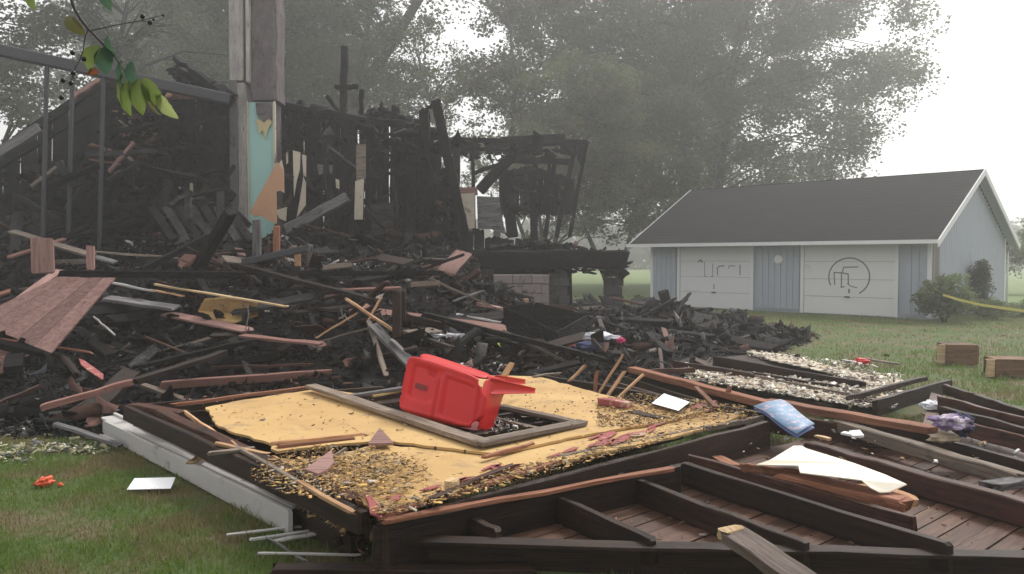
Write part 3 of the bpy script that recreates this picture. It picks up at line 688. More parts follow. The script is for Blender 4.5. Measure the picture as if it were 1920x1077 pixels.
for i in range(34):
    px = r.uniform(20, 425); py = r.uniform(220, 450); d = r.uniform(14.6, 16.4); L = r.uniform(60, 190); u_ = r.uniform(-.35, .35)
    L = min(L, 418-px)
    if L < 45 or (py < 300-px*.9+120 and px < 190): continue
    board(D(px, py, d), D(px+L, py-L*u_, d+r.uniform(-.5, .4)), r.choice((.05, .08, .12)), .04, r.choice(('char', 'char', 'char2')), 'burnt_lath', None, r.uniform(-1, 1), .04, 6,
          ' '.join([('long' if L > 130 else 'short'), 'burnt lath', 'rising' if u_ > .12 else 'falling' if u_ < -.12 else 'level', 'in the black stair room', ('high up' if py < 300 else 'low down' if py > 390 else 'at mid height'), 'beside the chimney' if px > 260 else 'under the stair rail']), 'lath', 'burnt laths across the stair room', wob=.014)
rng = np.random.default_rng(15)
curls('hanging_wall_shreds', np.concatenate([face(30, 345, 300, 450, 15.8, 160), face(192, 345, 190, 300, 16.0, 90), face(530, 860, 230, 460, 17.2, 170), face(850, 1090, 262, 300, 21, 60)]), .12, .6, BP[:5], [50, 30, 8, 3, 3], 'torn black sheeting and lath hanging in the burnt rooms')
# sloping steel beam with posts
sb = thing('porch_beam', 'long grey beam sloping across the burnt house on thin posts', 'beam', D(60, 480, 14))
MT['steel'] = plain('smoky_grey_steel', (.045, .044, .05), .7, .15, 3, .1)
board(D(-60, 82, 14), D(430, 187, 15.5), .2, .2, 'steel', 'beam', sb, 0, .0, 3, wob=.002)
for (px, y0, dd) in ((88, 122, 14.4), (136, 133, 14.6), (194, 145, 14.7)):
    board(D(px, y0, dd), D(px-8, 470, dd), .06, .06, 'steel', 'post', sb, 0, 0, 3, wob=.003)
# stair stringers
for (a, b, wd, d, m, lab) in [((-40, 312), (186, 158), .2, 15.4, 'char', 'upper black stair rail climbing to the wall top'), ((-60, 350), (200, 190), .12, 15.3, 'char', 'thin black stair rail below the upper one'),
                              ((-30, 305), (74, 240), .22, 15.0, 'greydark', 'scorched stair board with its catch of light put into the pinkish grey'), ((60, 350), (118, 306), .08, 15, 'grey', 'narrow pale-edged board on the black stair wall'), ((140, 180), (186, 150), .1, 15.1, 'redlight', 'short pale board end high on the stair rail'),  # pinkish grey stair board: the light on it is put into the colour
                              ((160, 290), (290, 285), .1, 15.2, 'ashy', 'horizontal ash-grey batten on the black wall'), ((205, 322), (250, 268), .07, 15.2, 'redlight', 'small slanting brownish batten on the black wall')]:
    board(D(*a, d), D(*b, d), wd, .05, m, 'stair_board', None, 1.2, .03, 8, lab, 'board', wob=.01)
# clutter inside the stair room: leaning charred joists
r = random.Random(8)
for i in range(26):
    px = r.uniform(20, 425); py = r.uniform(300, 440); d = r.uniform(14.2, 16.2); L = r.uniform(40, 130); an = r.uniform(-1.2, 1.2)
    board(D(px, py, d), D(px+L*math.sin(an), py+L*.8*math.cos(an), d-.5), r.choice((.08, .12, .16)), .06, (mm := r.choice(('char', 'char', 'char2', 'ashy'))), 'burnt_joist', None, r.uniform(-1, 1), .03, 6,
          ' '.join([('long' if L > 95 else 'short'), {'char': 'black', 'char2': 'brownish', 'ashy': 'ashy'}[mm], 'joist', 'level' if abs(an) > .95 else 'sloping toward the chimney' if an > .3 else 'sloping away from the chimney' if an < -.3 else 'standing steep', ('high' if py < 370 else 'low')+' on the wall', 'beside the chimney' if px > 300 else 'under the stair rail' if px < 160 else 'below the red scraps']), 'joist', 'burnt joists leaning in the stair room', wob=.012)
for i in range(7):
    px = 285+i*24; board(D(px, 388, 14.6), D(px+42, 452, 13.6), .13, .06, 'ashy' if i % 2 else 'char', 'fallen_joist', None, .5, .03, 6, ['joist at the stair-rail end', 'second joist from the stair-rail end', 'third joist from the stair-rail end', 'middle joist', 'third joist from the chimney end', 'second joist from the chimney end', 'joist at the chimney end'][i]+' of the slanting row below the chimney', 'joist', 'row of slanting joists below the chimney', wob=.012)
post(D(205, 385, 14.3), D(432, 372, 15.2), .07, label='thin black bar running level toward the chimney foot', name='burnt_bar', cat='bar')
chips('reddish_wall_scraps', np.concatenate([band([(205, 225), (300, 240)], 16.1, 40, .25, .2), band([(300, 170), (345, 175)], 16.1, 14, .1, .1), band([(170, 290), (260, 300)], 15.6, 12, .3, .2)]), .08, .38, 1.8, [(.28, .15, .11), (.2, .13, .11), (.35, .27, .24), (.05, .04, .04)], [3, 3, 2, 4], .4, label='reddish scraps of burnt wall hanging over the stair room', cat='debris')
for (px, y0, y1) in ((337, 352, 378), (359, 345, 375)):
    board(D(px, y0, 16.5), D(px, y1, 16.5), .06, .02, 'plaster', 'pale_batten', None, 0, .02, 3, 'small pale upright batten on the black wall, '+('the taller of two' if px == 359 else 'the shorter of two'), 'batten')
# chimney stack and its cladding
ch = thing('chimney', 'tall sooty chimney stack with pale edge strips rising from the ruin', 'chimney', D(475, 480, 17))
MT['palestrip'] = wood('scorched_white_paint', (.26, .235, .22), (.46, .43, .4), .22, .8, (.1, .08, .075), 5)
MT['chdark'] = wood('sooty_masonry', (.1, .085, .085), (.17, .145, .145), .3, .95, (.06, .045, .045), grain=3, vary=0)
MT['chbase'] = plain('smoked_grey_boards', (.12, .115, .11), .9, .3, 3, .3, (.045, .045, .045), .55)
def dbox(name, x0, x1, y0, y1, d, dep, m, parent, seg=5, wob=.006):
    a = D((x0+x1)/2, y1, d); b = D((x0+x1)/2, y0, d); wd = (x1-x0)/FPX*d
    a = Vector((a.x, d+dep/2, a.z)); b = Vector((a.x, d+dep/2, b.z)); return board(a, b, wd, dep, m, name, parent, 0, .01, seg, wob=wob)
dbox('masonry_shaft', 468, 518, -110, 189, 17.13, .7, 'chdark', ch, 14, .018)
dbox('pale_corner_board', 430, 455, -110, 152, 16.98, .3, 'palestrip', ch, 9)
dbox('corner_board', 455.5, 461, -110, 160, 17.1, .4, 'chdark', ch, 4); dbox('pale_edge_strip', 461.5, 468, -110, 155, 17.02, .3, 'palestrip', ch, 5)
dbox('smoked_base_board', 432, 447, 150, 425, 16.98, .3, 'chbase', ch, 7); dbox('smoked_base_board', 447.5, 462, 155, 425, 17.0, .3, 'palestrip', ch, 7)
dbox('masonry_core', 462, 518, 190, 560, 17.35, .6, 'chdark', ch, 7)
MT['turq'] = plain('turquoise_painted_wall', (.36, .6, .56), .7, .05, 2, .1, (.3, .52, .49), .6)
tq = thing('turquoise_wall_piece', 'strip of turquoise painted wall with cream edges left standing on the chimney', 'wall', D(490, 400, 16.8))
dbox('painted_panel', 467, 514, 192, 452, 17.18, .05, 'turq', tq, 6, .002)
dbox('edge_trim', 463, 467.5, 190, 452, 17.1, .07, 'plaster', tq, 3, .002); dbox('edge_trim', 513.5, 517.5, 190, 395, 17.1, .07, 'plaster', tq, 3, .002)
pz = [D(x, y, 17.12) for (x, y) in ((479, 193), (509, 193), (510, 228), (503, 222), (495, 230), (487, 224), (481, 214))]
gpoly('bare_burn_patch', pz, .012, 'chdark', Vector((0, -1, 0)), tq)
pz = [D(x, y, 17.13) for (x, y) in ((478, 224), (482, 232), (486, 252), (492, 244), (498, 262), (503, 240), (509, 232), (510, 222), (495, 226))]
MT['peel'] = plain('peeling_yellow_paint', (.55, .45, .24), .8, .2, 20, .2)
gpoly('peeling_patch', pz, .012, 'peel', Vector((0, -1, 0)), tq)
# heat-browned drywall triangle and posts at the chimney foot
dw = [D(x, y, 15.9) for (x, y) in ((468, 398), (520, 304), (531, 318), (533, 355), (518, 360), (519, 421), (500, 412), (488, 404), (478, 408))]
t_ = thing('drywall_piece', 'jagged triangle of heat-browned drywall propped at the chimney foot', 'drywall', dw[0]); gpoly('sheet', dw, .02, 'orangeplaster', Vector((0, -1, 0)), t_)
for i, (pts, m, lab) in enumerate([
    ([(521, 310), (528, 300), (532, 318), (533, 362), (521, 355)], 'plaster', 'cream plaster scrap sticking up behind the browned drywall'),
    ([(536, 282), (540, 282), (540, 305), (537, 308)], 'plaster', 'thin cream sliver of plaster high on the black wall'),
    ([(549, 282), (563, 286), (562, 318), (556, 340), (551, 370), (550, 320)], 'plaster', 'upper torn cream plaster strip on the black wall'),
    ([(566, 290), (574, 292), (573, 398), (556, 408), (563, 370), (569, 330)], 'plaster', 'long torn cream plaster strip on the black wall'),
    ([(516, 395), (538, 388), (536, 415), (524, 410)], 'plaster', 'small cream plaster scrap near the foot of the drywall'),
    ([(594, 308), (624, 310), (622, 326), (610, 322), (598, 328)], 'greydark', 'small grey panel painted as mist showing through a gap in the black wall'),  # no opening here; hazy light through a gap is coloured onto this piece
    ([(666, 340), (682, 335), (680, 412), (664, 412)], 'plaster', 'narrow cream door-post panel in the black wall'),
    ([(668, 272), (686, 270), (686, 335), (668, 338)], 'grey', 'scorched brown board over the cream door-post panel'),
    ([(696, 382), (738, 380), (736, 448), (698, 452)], 'ashy', 'grey smoke-stained square panel standing on the floor'),
    ([(629, 335), (636, 338), (636, 355), (630, 352)], 'plaster', 'tiny cream scrap on the wall beside the fallen rafter'),
    ([(862, 364), (890, 362), (890, 428), (877, 430), (874, 396), (868, 428), (860, 404)], 'plaster', 'beige wall panel with a dark notch in the timber frame'),
    ([(836, 372), (846, 366), (846, 392), (840, 392)], 'plaster', 'narrow beige wall sliver beside the leaning post'),
    ([(894, 368), (936, 370), (940, 400), (948, 440), (920, 430), (896, 430)], 'ashy', 'limp grey lacy curtain hanging in the timber frame')]):
    d = 16.95 if i < 10 else 19.3
    if 'curtain' in lab: m = 'greydark'
    q = [D(x, y, d) for (x, y) in pts]; o_ = thing('wall_scrap', lab, 'wall scrap', q[0]); gpoly('sheet', q, .02, m, Vector((0, -1, 0)), o_)
board(D(862, 360, 19.6), D(895, 359, 19.6), .2, .03, 'red', 'red_board', None, 1.4, .02, 3, 'dark red board over the beige wall panel', 'board')
for (a, b, wd, d, m, lab) in [
    ((646, 88), (644, 232), .15, 18.3, 'char2', 'misty grey post rising highest above the black roofline'), ((629, 164), (672, 163), .1, 18.2, 'char', 'short crosspiece nailed across the misty grey post'),
    ((678, 170), (677, 215), .1, 18.3, 'char', 'short black post right beside the misty grey post'), ((715, 192), (714, 215), .07, 18.3, 'char', 'stubby black peg on the roofline'),
    ((614, 180), (645, 226), .09, 18.3, 'char', 'black rafter leaning against the misty grey post'), ((817, 188), (872, 440), .2, 17.0, 'char', 'thick black post leaning far over by the timber frame'),
    ((792, 208), (818, 196), .08, 17.0, 'char', 'short black arm at the head of the leaning post'), ((797, 206), (800, 300), .16, 17.4, 'char', 'black upright beside the leaning post'),
    ((648, 225), (652, 452), .12, 18.0, 'char2', 'scorched brown stud standing mid wall'), ((526, 190), (530, 420), .08, 18.3, 'char2', 'scorched stud against the turquoise strip'),
    ((536, 432), (652, 370), .2, 16.2, 'greydark', 'smoke-brown rafter fallen across the floor toward the chimney'), ((440, 395), (468, 425), .1, 15.8, 'char', 'black brace at the chimney foot'),
    ((690, 225), (690, 440), .1, 18.1, 'char', 'black stud between cream panel and grey square'), ((770, 300), (772, 470), .16, 17.2, 'char', 'black upright in the collapsed section')]:
    post(D(*a, d), D(*b, d), wd, m, lab)
burnt_wall('fringe of charred boards hanging from the timber frame top beam', 848, 1092, 21.7, 21.7, [(848, 262), (1092, 266)], 290, 14, dark, seed=23, jit=5, miss=.1)
# timber frame at the back
for (a, b, wd, d, lab) in [
    ((845, 262), (1101, 267), .11, 21.0, 'long black top beam of the standing timber frame'), ((850, 280), (1078, 283), .1, 21.4, 'second black beam just under the top beam'),
    ((1101, 266), (1067, 446), .1, 21.0, 'outermost slanting post of the timber frame'), ((1078, 270), (1043, 446), .12, 21.4, 'inner slanting post of the timber frame'),
    ((1040, 300), (1022, 446), .12, 21.8, 'slender post under the partition of the timber frame'), ((985, 266), (899, 358), .28, 21.1, 'broad black brace slanting down from the top beam'),
    ((887, 270), (889, 440), .09, 20.0, 'thin upright by the beige panel in the timber frame'), ((888, 325), (960, 300), .1, 20.6, 'short black brace crossing toward the partition'),
    ((940, 300), (1070, 304), .16, 21.8, 'black rail over the row of sky gaps'), ((1000, 320), (1002, 460), .2, 22.0, 'wide black post mid partition'), ((945, 325), (962, 445), .3, 21.9, 'black slab post at the side of the partition'),
    ((905, 395), (955, 445), .05, 19.4, 'thin grey cable pipe slanting down the timber frame'), ((962, 395), (1020, 392), .08, 22.0, 'low black rail under the partition'), ((940, 268), (1060, 262), .3, 21.6, 'ragged roof board lying on the top beam'),
    ((838, 262), (900, 276), .14, 20.6, 'black board hanging at the head of the frame'), ((962, 318), (964, 338), .14, 22.1, 'short black stud between two sky gaps'), ((1003, 304), (1003, 330), .12, 22.1, 'short black stud beside the widest sky gap'), ((1030, 304), (1031, 330), .1, 22.1, 'short black stud at the end of the sky gaps')]:
    post(D(*a, d), D(*b, d), wd, 'char', lab)
# foundation: block wall, lintel slab and pier round the basement opening
fd = thing('block_foundation', 'sooty concrete block foundation with a see-through basement opening', 'foundation', (0, 17.8, 0))
def blocks(x0, x1, ytop, ybot, d, m='block', seed=0, bw=.4, bh=.2, dep=.2):
    r = random.Random(seed); a = D(x0, ytop, d); b = D(x1, ybot, d); z = a.z; row = 0
    while z-bh > b.z-.05:
        x = a.x-(bw/2 if row % 2 else 0)
        while x < b.x:
            l, rr = max(x, a.x), min(x+bw, b.x)
            if rr-l > .06:
                me = board_mesh(rr-l-.012, dep, bh-.012, 1, 0, .003, r.randrange(9999), .06)
                o = link('block', me, m, fd, ((l+rr)/2, d+dep/2+r.uniform(-.006, .006), z-bh/2))
            x += bw
        z -= bh; row += 1
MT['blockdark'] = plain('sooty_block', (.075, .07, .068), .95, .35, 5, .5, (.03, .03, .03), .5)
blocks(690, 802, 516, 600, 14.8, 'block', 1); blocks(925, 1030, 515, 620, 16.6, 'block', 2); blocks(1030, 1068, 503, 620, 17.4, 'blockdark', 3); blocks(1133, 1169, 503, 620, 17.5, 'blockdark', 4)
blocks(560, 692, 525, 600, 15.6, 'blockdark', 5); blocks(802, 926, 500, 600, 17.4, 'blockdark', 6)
a = D(995, 483, 17.45); 
lt = board(D(880, 488, 17.6), D(1172, 486, 17.6), .9, .4, 'char', 'lintel_beam', fd, 0, .08, 9, wob=.03)
board(D(1140, 492, 17.5), D(1171, 520, 17.5), .5, .22, 'char', 'lintel_corner', fd, 0, .05, 5, wob=.02)
chips('lintel_rubble', np.concatenate([band([(885, 470), (1000, 458), (1080, 462), (1165, 482)], 17.7, 420, .2, .04), band([(990, 505), (1168, 505)], 17.5, 60, .1, .1)]), .06, .3, 2.0, BP, [45, 30, 12, 4, 3, .6], .4, label='black rubble heaped on the foundation slab', cat='debris')
# back wall that closes the basement behind the other openings
burnt_wall('black basement wall behind the foundation blocks', 560, 1062, 18.6, 18.6, [(560, 480), (1062, 480)], 640, 20, dark, seed=19, jit=3)
# ------------------------------------------------------------------ grass
def grass(name, n, x0, x1, y0, y1, hmin, hmax, wd, label, m, test=None):
    X = rng.uniform(x0, x1, n); Y = y0+(y1-y0)*rng.uniform(0, 1, n)**1.25
    k = np.array([(test(x, y) if test else True) for x, y in zip(X, Y)]); X, Y = X[k], Y[k]; n = len(X)
    h = rng.uniform(hmin, hmax, n)*np.array([.75+.9*noise.noise((x*1.7, y*1.7, 40)) for x, y in zip(X, Y)]).clip(.35, 1.6)
    an = rng.uniform(0, 6.28, n); ln = rng.uniform(.1, .9, n)*h; la = rng.uniform(0, 6.28, n)
    B = np.stack([X, Y, np.full(n, -.012)], 1); s = np.stack([np.cos(an), np.sin(an), np.zeros(n)], 1)*wd*rng.uniform(.6, 1.3, n)[:, None]
    T = B+np.stack([np.cos(la)*ln, np.sin(la)*ln, h+.012], 1); Mi = B*.5+T*.5+np.stack([-np.cos(la)*ln*.18, -np.sin(la)*ln*.18, h*.1], 1)
    V = np.stack([B-s, B+s, Mi+s*.7, Mi-s*.7, T], 1).reshape(-1, 3); i = np.arange(n)[:, None]*5
    F = np.concatenate([np.concatenate([i, i+1, i+2], 1), np.concatenate([i, i+2, i+3], 1), np.concatenate([i+3, i+2, i+4], 1)])
    o = link(name, npmesh(name, V, F, 3), m); tag(o, label, 'grass', kind='stuff')
def grass_mat():
    m, n, b = mat('grass_blades'); mp = coords(n, rnd=False); g = noi(n, mp, 1.3, 8, .7); f = noi(n, mp, 45, 2)
    gr_ = mixc(n, f.outputs['Fac'], (.05, .1, .012), (.24, .34, .075)); br = mixc(n, f.outputs['Fac'], (.12, .1, .045), (.34, .27, .14))
    c = mixc(n, ramp(n, g.outputs['Fac'], [(.46, 0.), (.58, .85)]).outputs[0], gr_, br)
    n.links.new(c, b.inputs['Base Color']); b.inputs['Roughness'].default_value = .6; b.inputs['Specular IOR Level'].default_value = .25
    t = N(n, 'ShaderNodeBsdfTranslucent'); n.links.new(c, t.inputs[0]); x = N(n, 'ShaderNodeMixShader'); x.inputs[0].default_value = .35
    out = n.nodes['Material Output']; n.links.new(b.outputs[0], x.inputs[1]); n.links.new(t.outputs[0], x.inputs[2]); n.links.new(x.outputs[0], out.inputs[0]); return m
gm = grass_mat(); rng = np.random.default_rng(77)
nb = lambda x, y: Hm(x, y)[0] < .3 and noise.noise((x*1.3, y*1.3, 8)) > -.62
grass('grass', 105000, -5.2, 1.2, 3.5, 8.6, .02, .055, .0032, 'short trampled lawn grass', gm, nb)
grass('grass_tufts', 9000, -5.2, 1.0, 3.5, 8.4, .05, .1, .0038, 'taller tufts in the lawn', gm, lambda x, y: noise.noise((x*1.1, y*1.1, 3)) > .12 and nb(x, y))
grass('lawn_grass', 26000, .9, 4.4, 5.2, 8.4, .02, .06, .003, 'bright grass between the fallen panels', gm)
grass('yard_grass', 85000, 3, 19, 9, 25, .02, .07, .007, 'yard grass before the garage', gm, lambda x, y: Hm(x, y)[0] < .2 and rng.uniform() > soilmask(x, y)*.7)
# ------------------------------------------------------------------ fallen deck platform with open joists (underside up)
dk = thing('overturned_deck', 'overturned brown deck with open joists, boards showing between them', 'deck', W(1300, 980, .1))
poly = [Vector(p) for p in ((-.72, 4.28, 0), (5.2, 3.9, 0), (6.4, 7.3, 0), (2.7, 7.0, 0), (1.1, 5.9, 0))]
bd = Vector((.75, .66, 0)).normalized(); bn = Vector((-bd.y, bd.x, 0))
def clip_strip(poly, o, n, a, b):
    for (s, k) in ((1, a), (-1, -b)):
        out = []
        for i, p in enumerate(poly):
            q = poly[(i+1) % len(poly)]; dp = s*(p-o).dot(n)-k; dq = s*(q-o).dot(n)-k
            if dp >= 0: out.append(p)
            if dp*dq < 0: out.append(p.lerp(q, dp/(dp-dq)))
        poly = out
        if not poly: return []
    return poly
o0 = Vector((1.5, 5, 0)); r = random.Random(6); k = -40
wb = .125
for k in range(-50, 50):
    s = clip_strip(poly, o0, bn, k*wb, k*wb+wb-.008)
    if len(s) < 3: continue
    u0 = min((p-o0).dot(bd) for p in s); u1 = max((p-o0).dot(bd) for p in s)
    if u1-u0 < .1: continue
    c = sum(s, Vector())/len(s); z = .08+r.uniform(-.004, .004); n_ = len(s)
    ang = math.atan2(bd.y, bd.x); Rm = Matrix.Rotation(-ang, 3, 'Z')
    me = mesh('deck_board', [Rm @ (p-c) for p in s]+[Rm @ (p-c)-Vector((0, 0, .025)) for p in s], [tuple(range(n_)), tuple(reversed(range(n_, 2*n_)))]+[(i, (i+1) % n_, (i+1) % n_+n_, i+n_) for i in range(n_)])
    bm = bmesh.new(); bm.from_mesh(me); bmesh.ops.recalc_face_normals(bm, faces=bm.faces); bm.to_mesh(me); bm.free()
    link('deck_board', me, 'deck', dk, (c.x, c.y, z), (0, r.uniform(-.002, .002), ang))
def onedge(a, b, za, zb, h, w_, m, name, parent=None, label=None, cat='board', drop=True, **kw):
    """plank standing on edge; (px,py) mark its top edge, za/zb the height of that edge"""
    A, B = W(a[0], a[1], za), W(b[0], b[1], zb); A.z -= h/2; B.z -= h/2
    return board(A, B, h, w_, m, name, parent, math.pi/2, kw.pop('rag', .008), kw.pop('seg', 8), label, cat, wob=kw.pop('wob', .005), **kw)
onedge((700, 1004), (1960, 1038), .172, .17, .165, .045, 'dark', 'rim_joist', dk, seg=12)
A, B = W(700, 1012, .176), W(1960, 1042, .176); board(A, B, .1, .018, 'dark', 'rim_cap', dk, 0, .01, 12)
onedge((700, 986), (1275, 872), .29, .26, .26, .05, 'dark', 'rim_joist', dk)
onedge((722, 974), (1262, 876), .32, .29, .022, .05, 'rust', 'rim_cap', dk, rag=.02)
for (a, b) in (((848, 952), (934, 992)), ((1020, 920), (1228, 1008)), ((1163, 886), (1515, 1018))):
    onedge(a, b, .235, .225, .15, .045, 'dark', 'joist', dk)
onedge((1282, 868), (1782, 1020), .24, .235, .15, .05, 'dark', 'joist', dk); onedge((1292, 852), (1716, 968), .26, .25, .1, .04, 'darkred', 'joist', dk)
onedge((1515, 828), (1960, 950), .24, .24, .15, .09, 'darkred', 'joist', dk, seg=10)
onedge((1260, 874), (1300, 866), .22, .22, .14, .05, 'dark', 'joist', dk)
chips('deck_crumbs', np.array([(p.x, p.y, .088) for p in [W(rng.uniform(900, 1900), rng.uniform(880, 1020), .09) for _ in range(160)]]), .01, .045, 1.6, [(.35, .3, .25), (.06, .04, .03), (.6, .58, .55), (.2, .12, .08)], [2, 6, .7, 4], .3, label='small crumbs and splinters on the deck boards', cat='debris')
# plank end poking up at the very bottom
board(W(1368, 998, .42), W(1560, 1130, .34), .13, .05, 'thick', 'thick_plank', None, .1, .02, 8, 'thick grey-brown plank with a raw broken end lying over the deck rim', 'plank', wob=.004)
board(W(1366, 996, .425), W(1376, 1003, .425), .12, .045, 'pale', 'splintered_end', None, .1, .03, 2, 'raw pale splintered stub at the end of the thick grey plank', 'splinter')
# orange-brown joist pieces and cream sheet on the deck
onedge((1395, 868), (1500, 882), .30, .30, .07, .05, 'rust', 'short_board', None, 'short rust-brown board under the torn end of the cream sheet', rag=.03)
onedge((1465, 885), (1700, 935), .28, .28, .09, .16, 'rust', 'broad_timber', None, 'orange-brown timber half covered by the cream sheet', rag=.03)
onedge((1620, 905), (1698, 934), .265, .265, .06, .2, 'raw', 'gusset_board', None, 'raw wood block at the end of the orange-brown timber', rag=.02)
q = [W(x, y, z-.1) for (x, y, z) in ((1418, 871, .42), (1445, 862, .45), (1488, 836, .5), (1504, 836, .5), (1512, 841, .49), (1600, 868, .47), (1660, 890, .455), (1700, 908, .43), (1668, 922, .40), (1650, 923, .40), (1632, 914, .43), (1615, 900, .455), (1500, 886, .44), (1497, 873, .46))]
t_ = thing('cream_sheet', 'big torn cream sheet of board curling over the deck joists', 'sheet', q[0])
vs = [];
def fillpoly(pts, m, name, parent, th=.006, sub=0):
    tr = tessellate_polygon([pts]); n = len(pts); c = pts[0]
    me = mesh(name, [p-c for p in pts]+[p-c-Vector((0, 0, th)) for p in pts], [tuple(x) for x in tr]+[tuple(i+n for i in reversed(x)) for x in tr]+[(i, (i+1) % n, (i+1) % n+n, i+n) for i in range(n)])
    bm = bmesh.new(); bm.from_mesh(me); bmesh.ops.recalc_face_normals(bm, faces=bm.faces); bm.to_mesh(me); bm.free()
    return link(name, me, m, parent, c)
fillpoly(q, 'creamsheet', 'sheet', t_)
# ------------------------------------------------------------------ fallen wall with yellow sheathing
fw = thing('fallen_wall', 'fallen wall section lying flat, yellow sheathing on a dark broken frame', 'wall', W(900, 860, .3))
A_ = [(385, 764), (470, 748), (600, 729), (700, 742), (770, 728), (930, 704), (1010, 706), (1108, 733), (1210, 760), (1330, 768), (1250, 790), (1100, 815), (930, 850), (820, 838), (730, 826), (640, 832), (520, 846), (492, 826), (440, 812), (402, 790)]
hole = [(655, 742), (742, 728), (900, 748), (1072, 792), (912, 826), (780, 790)]
slab([W(x, y, .345) for x, y in A_], .018, 'yellow', 'sheathing', fw, [[W(x, y, .345) for x, y in hole]], .02, 3)
B_ = [(512, 856), (560, 862), (660, 846), (700, 834), (900, 848), (1100, 812), (1340, 772), (1400, 778), (1262, 820), (1000, 876), (850, 922), (716, 968), (690, 950), (600, 905)]
slab([W(x, y, .322) for x, y in B_], .018, 'yellow', 'sheathing', fw, [], .024, 4)
# frame under the sheathing
onedge((236, 760), (684, 958), .36, .33, .13, .05, 'dark', 'frame_plank', fw, seg=10)
onedge((404, 866), (662, 1004), .14, .13, .13, .04, 'dark', 'frame_plank', fw, seg=8)
slab([W(250, 795, .17), W(300, 800, .17), W(420, 852, .17), W(640, 962, .16), W(640, 985, .12), W(520, 925, .12), W(400, 860, .12)], .02, 'dark', 'lower_sheet', fw, [], .01, 9)
onedge((300, 768), (668, 934), .375, .335, .05, .09, 'darkred', 'frame_plank', fw, seg=10, rag=.05)
onedge((250, 756), (345, 772), .37, .37, .05, .12, 'darkred', 'frame_plank', fw, rag=.04)
onedge((345, 770), (455, 842), .372, .35, .03, .02, 'raw', 'split_lath', fw, rag=.05)
onedge((712, 980), (1440, 790), .3, .31, .26, .05, 'dark', 'frame_plank', fw, seg=12)
onedge((716, 964), (1050, 862), .335, .33, .022, .05, 'rust', 'frame_plank', fw, seg=8, rag=.04)
onedge((800, 935), (960, 870), .36, .36, .035, .04, 'darkred', 'frame_plank', fw, seg=6, rag=.05)
onedge((1050, 855), (1430, 778), .325, .32, .04, .04, 'grey', 'frame_plank', fw, seg=8, rag=.06)
onedge((236, 760), (720, 724), .3, .3, .2, .05, 'dark', 'frame_plank', fw, seg=8)
onedge((330, 756), (590, 722), .36, .36, .03, .05, 'rust', 'frame_plank', fw, rag=.06)
onedge((1000, 700), (1440, 775), .3, .3, .2, .05, 'dark', 'frame_plank', fw, seg=8)
for i in range(7):
    x0 = 330+i*55; a, b = (x0, 775+i*26), (x0+620, 705+i*14)
    onedge(a, b, .3, .3, .15, .04, 'dark', 'stud', fw, seg=4)
for (p, q_, m, wd) in (((520, 838), (665, 822), 'rust', .05), ((510, 832), (680, 815), 'raw', .03), ((600, 872), (650, 842), 'grey', .02), ((405, 832), (500, 852), 'raw', .04), ((395, 850), (470, 842), 'grey', .05), ((440, 836), (560, 905), 'grey', .03), ((560, 905), (660, 960), 'raw', .03), ((905, 858), (1000, 832), 'rust', .03)):
    board(W(*p, .355), W(*q_, .35), wd, .02, m, 'broken_lath', fw, 0, .03, 4)
for pts in (((690, 832), (712, 802), (738, 830)), ((572, 880), (622, 843), (626, 866), (612, 882), (596, 888))):
    fillpoly([W(x, y, .37) for x, y in pts], 'redlight', 'siding_shard', fw, .02)
for k in range(30):
    x = r.uniform(696, 1330); y = 950-(x-700)*.29+r.uniform(-13, 9); a_, b_ = r.uniform(8, 30), r.uniform(2, 7)
    slab([W(x+a_*math.cos(t_)*r.uniform(.5, 1.1), y+b_*math.sin(t_)*r.uniform(.5, 1.2)-a_*math.cos(t_)*.25, .336) for t_ in (0, 1.2, 2.3, 3.3, 4.2, 5.3)], .004, 'flake', 'paint_flake', fw, [], .012, r.randrange(999))
slab([W(x, y, .34) for x, y in ((686, 922), (712, 950), (717, 970), (694, 962))], .01, 'flake', 'paint_flake', fw, [], .01, 77)
def onplane(pts_box, n, z, cond=None):
    P = []
    while len(P) < n:
        x, y = rng.uniform(pts_box[0], pts_box[1]), rng.uniform(pts_box[2], pts_box[3])
        if cond and not cond(x, y): continue
        p = W(x, y, z); P.append((p.x, p.y, z+rng.uniform(0, .008)))
    return np.array(P)
rng = np.random.default_rng(41)
def lower(x, y):        # densest in the corner by the post, then along the seam and the far rim
    d1 = ((x-640)/150)**2+((y-885)/45)**2
    d2 = abs(y-(958-(x-716)*.27))/14
    return (d1 < 1.3 and rng.uniform() < 1.1-d1*.7) or (700 < x < 1420 and d2 < 1 and rng.uniform() < .5)
GP = [(.3, .19, .09), (.48, .32, .14), (.1, .07, .05), (.36, .32, .26), (.17, .11, .065), (.025, .02, .016)]
chips('sheathing_crumbs', np.concatenate([onplane((470, 1430, 770, 965), 4800, .347, lower), onplane((1120, 1400, 735, 800), 3600, .35, lambda x, y: y > 738+abs(x-1200)*.12 and y < 808-(x-1120)*.12), onplane((380, 1300, 720, 940), 500, .35, lambda x, y: 745 < y < 930-(x-600)*.22 if x > 600 else y < 800)]),
      .006, .032, 1.9, GP, [30, 34, 12, 9, 13, 5], .25, label='crumbled sheathing, grit and splinters on the yellow wall panel', cat='debris')
chips('nail_stubs', onplane((900, 1180, 705, 800), 240, .347, lambda x, y: y > 700+(x-1000)*.25), .008, .022, 1.2, [(.03, .02, .015)], [1], .3, label='dark nail stubs and burnt crumbs on the yellow sheathing', cat='debris')
rng = np.random.default_rng(43)
def edge2(x, y): return abs(y-(800+(x-330)*.62)) < 26
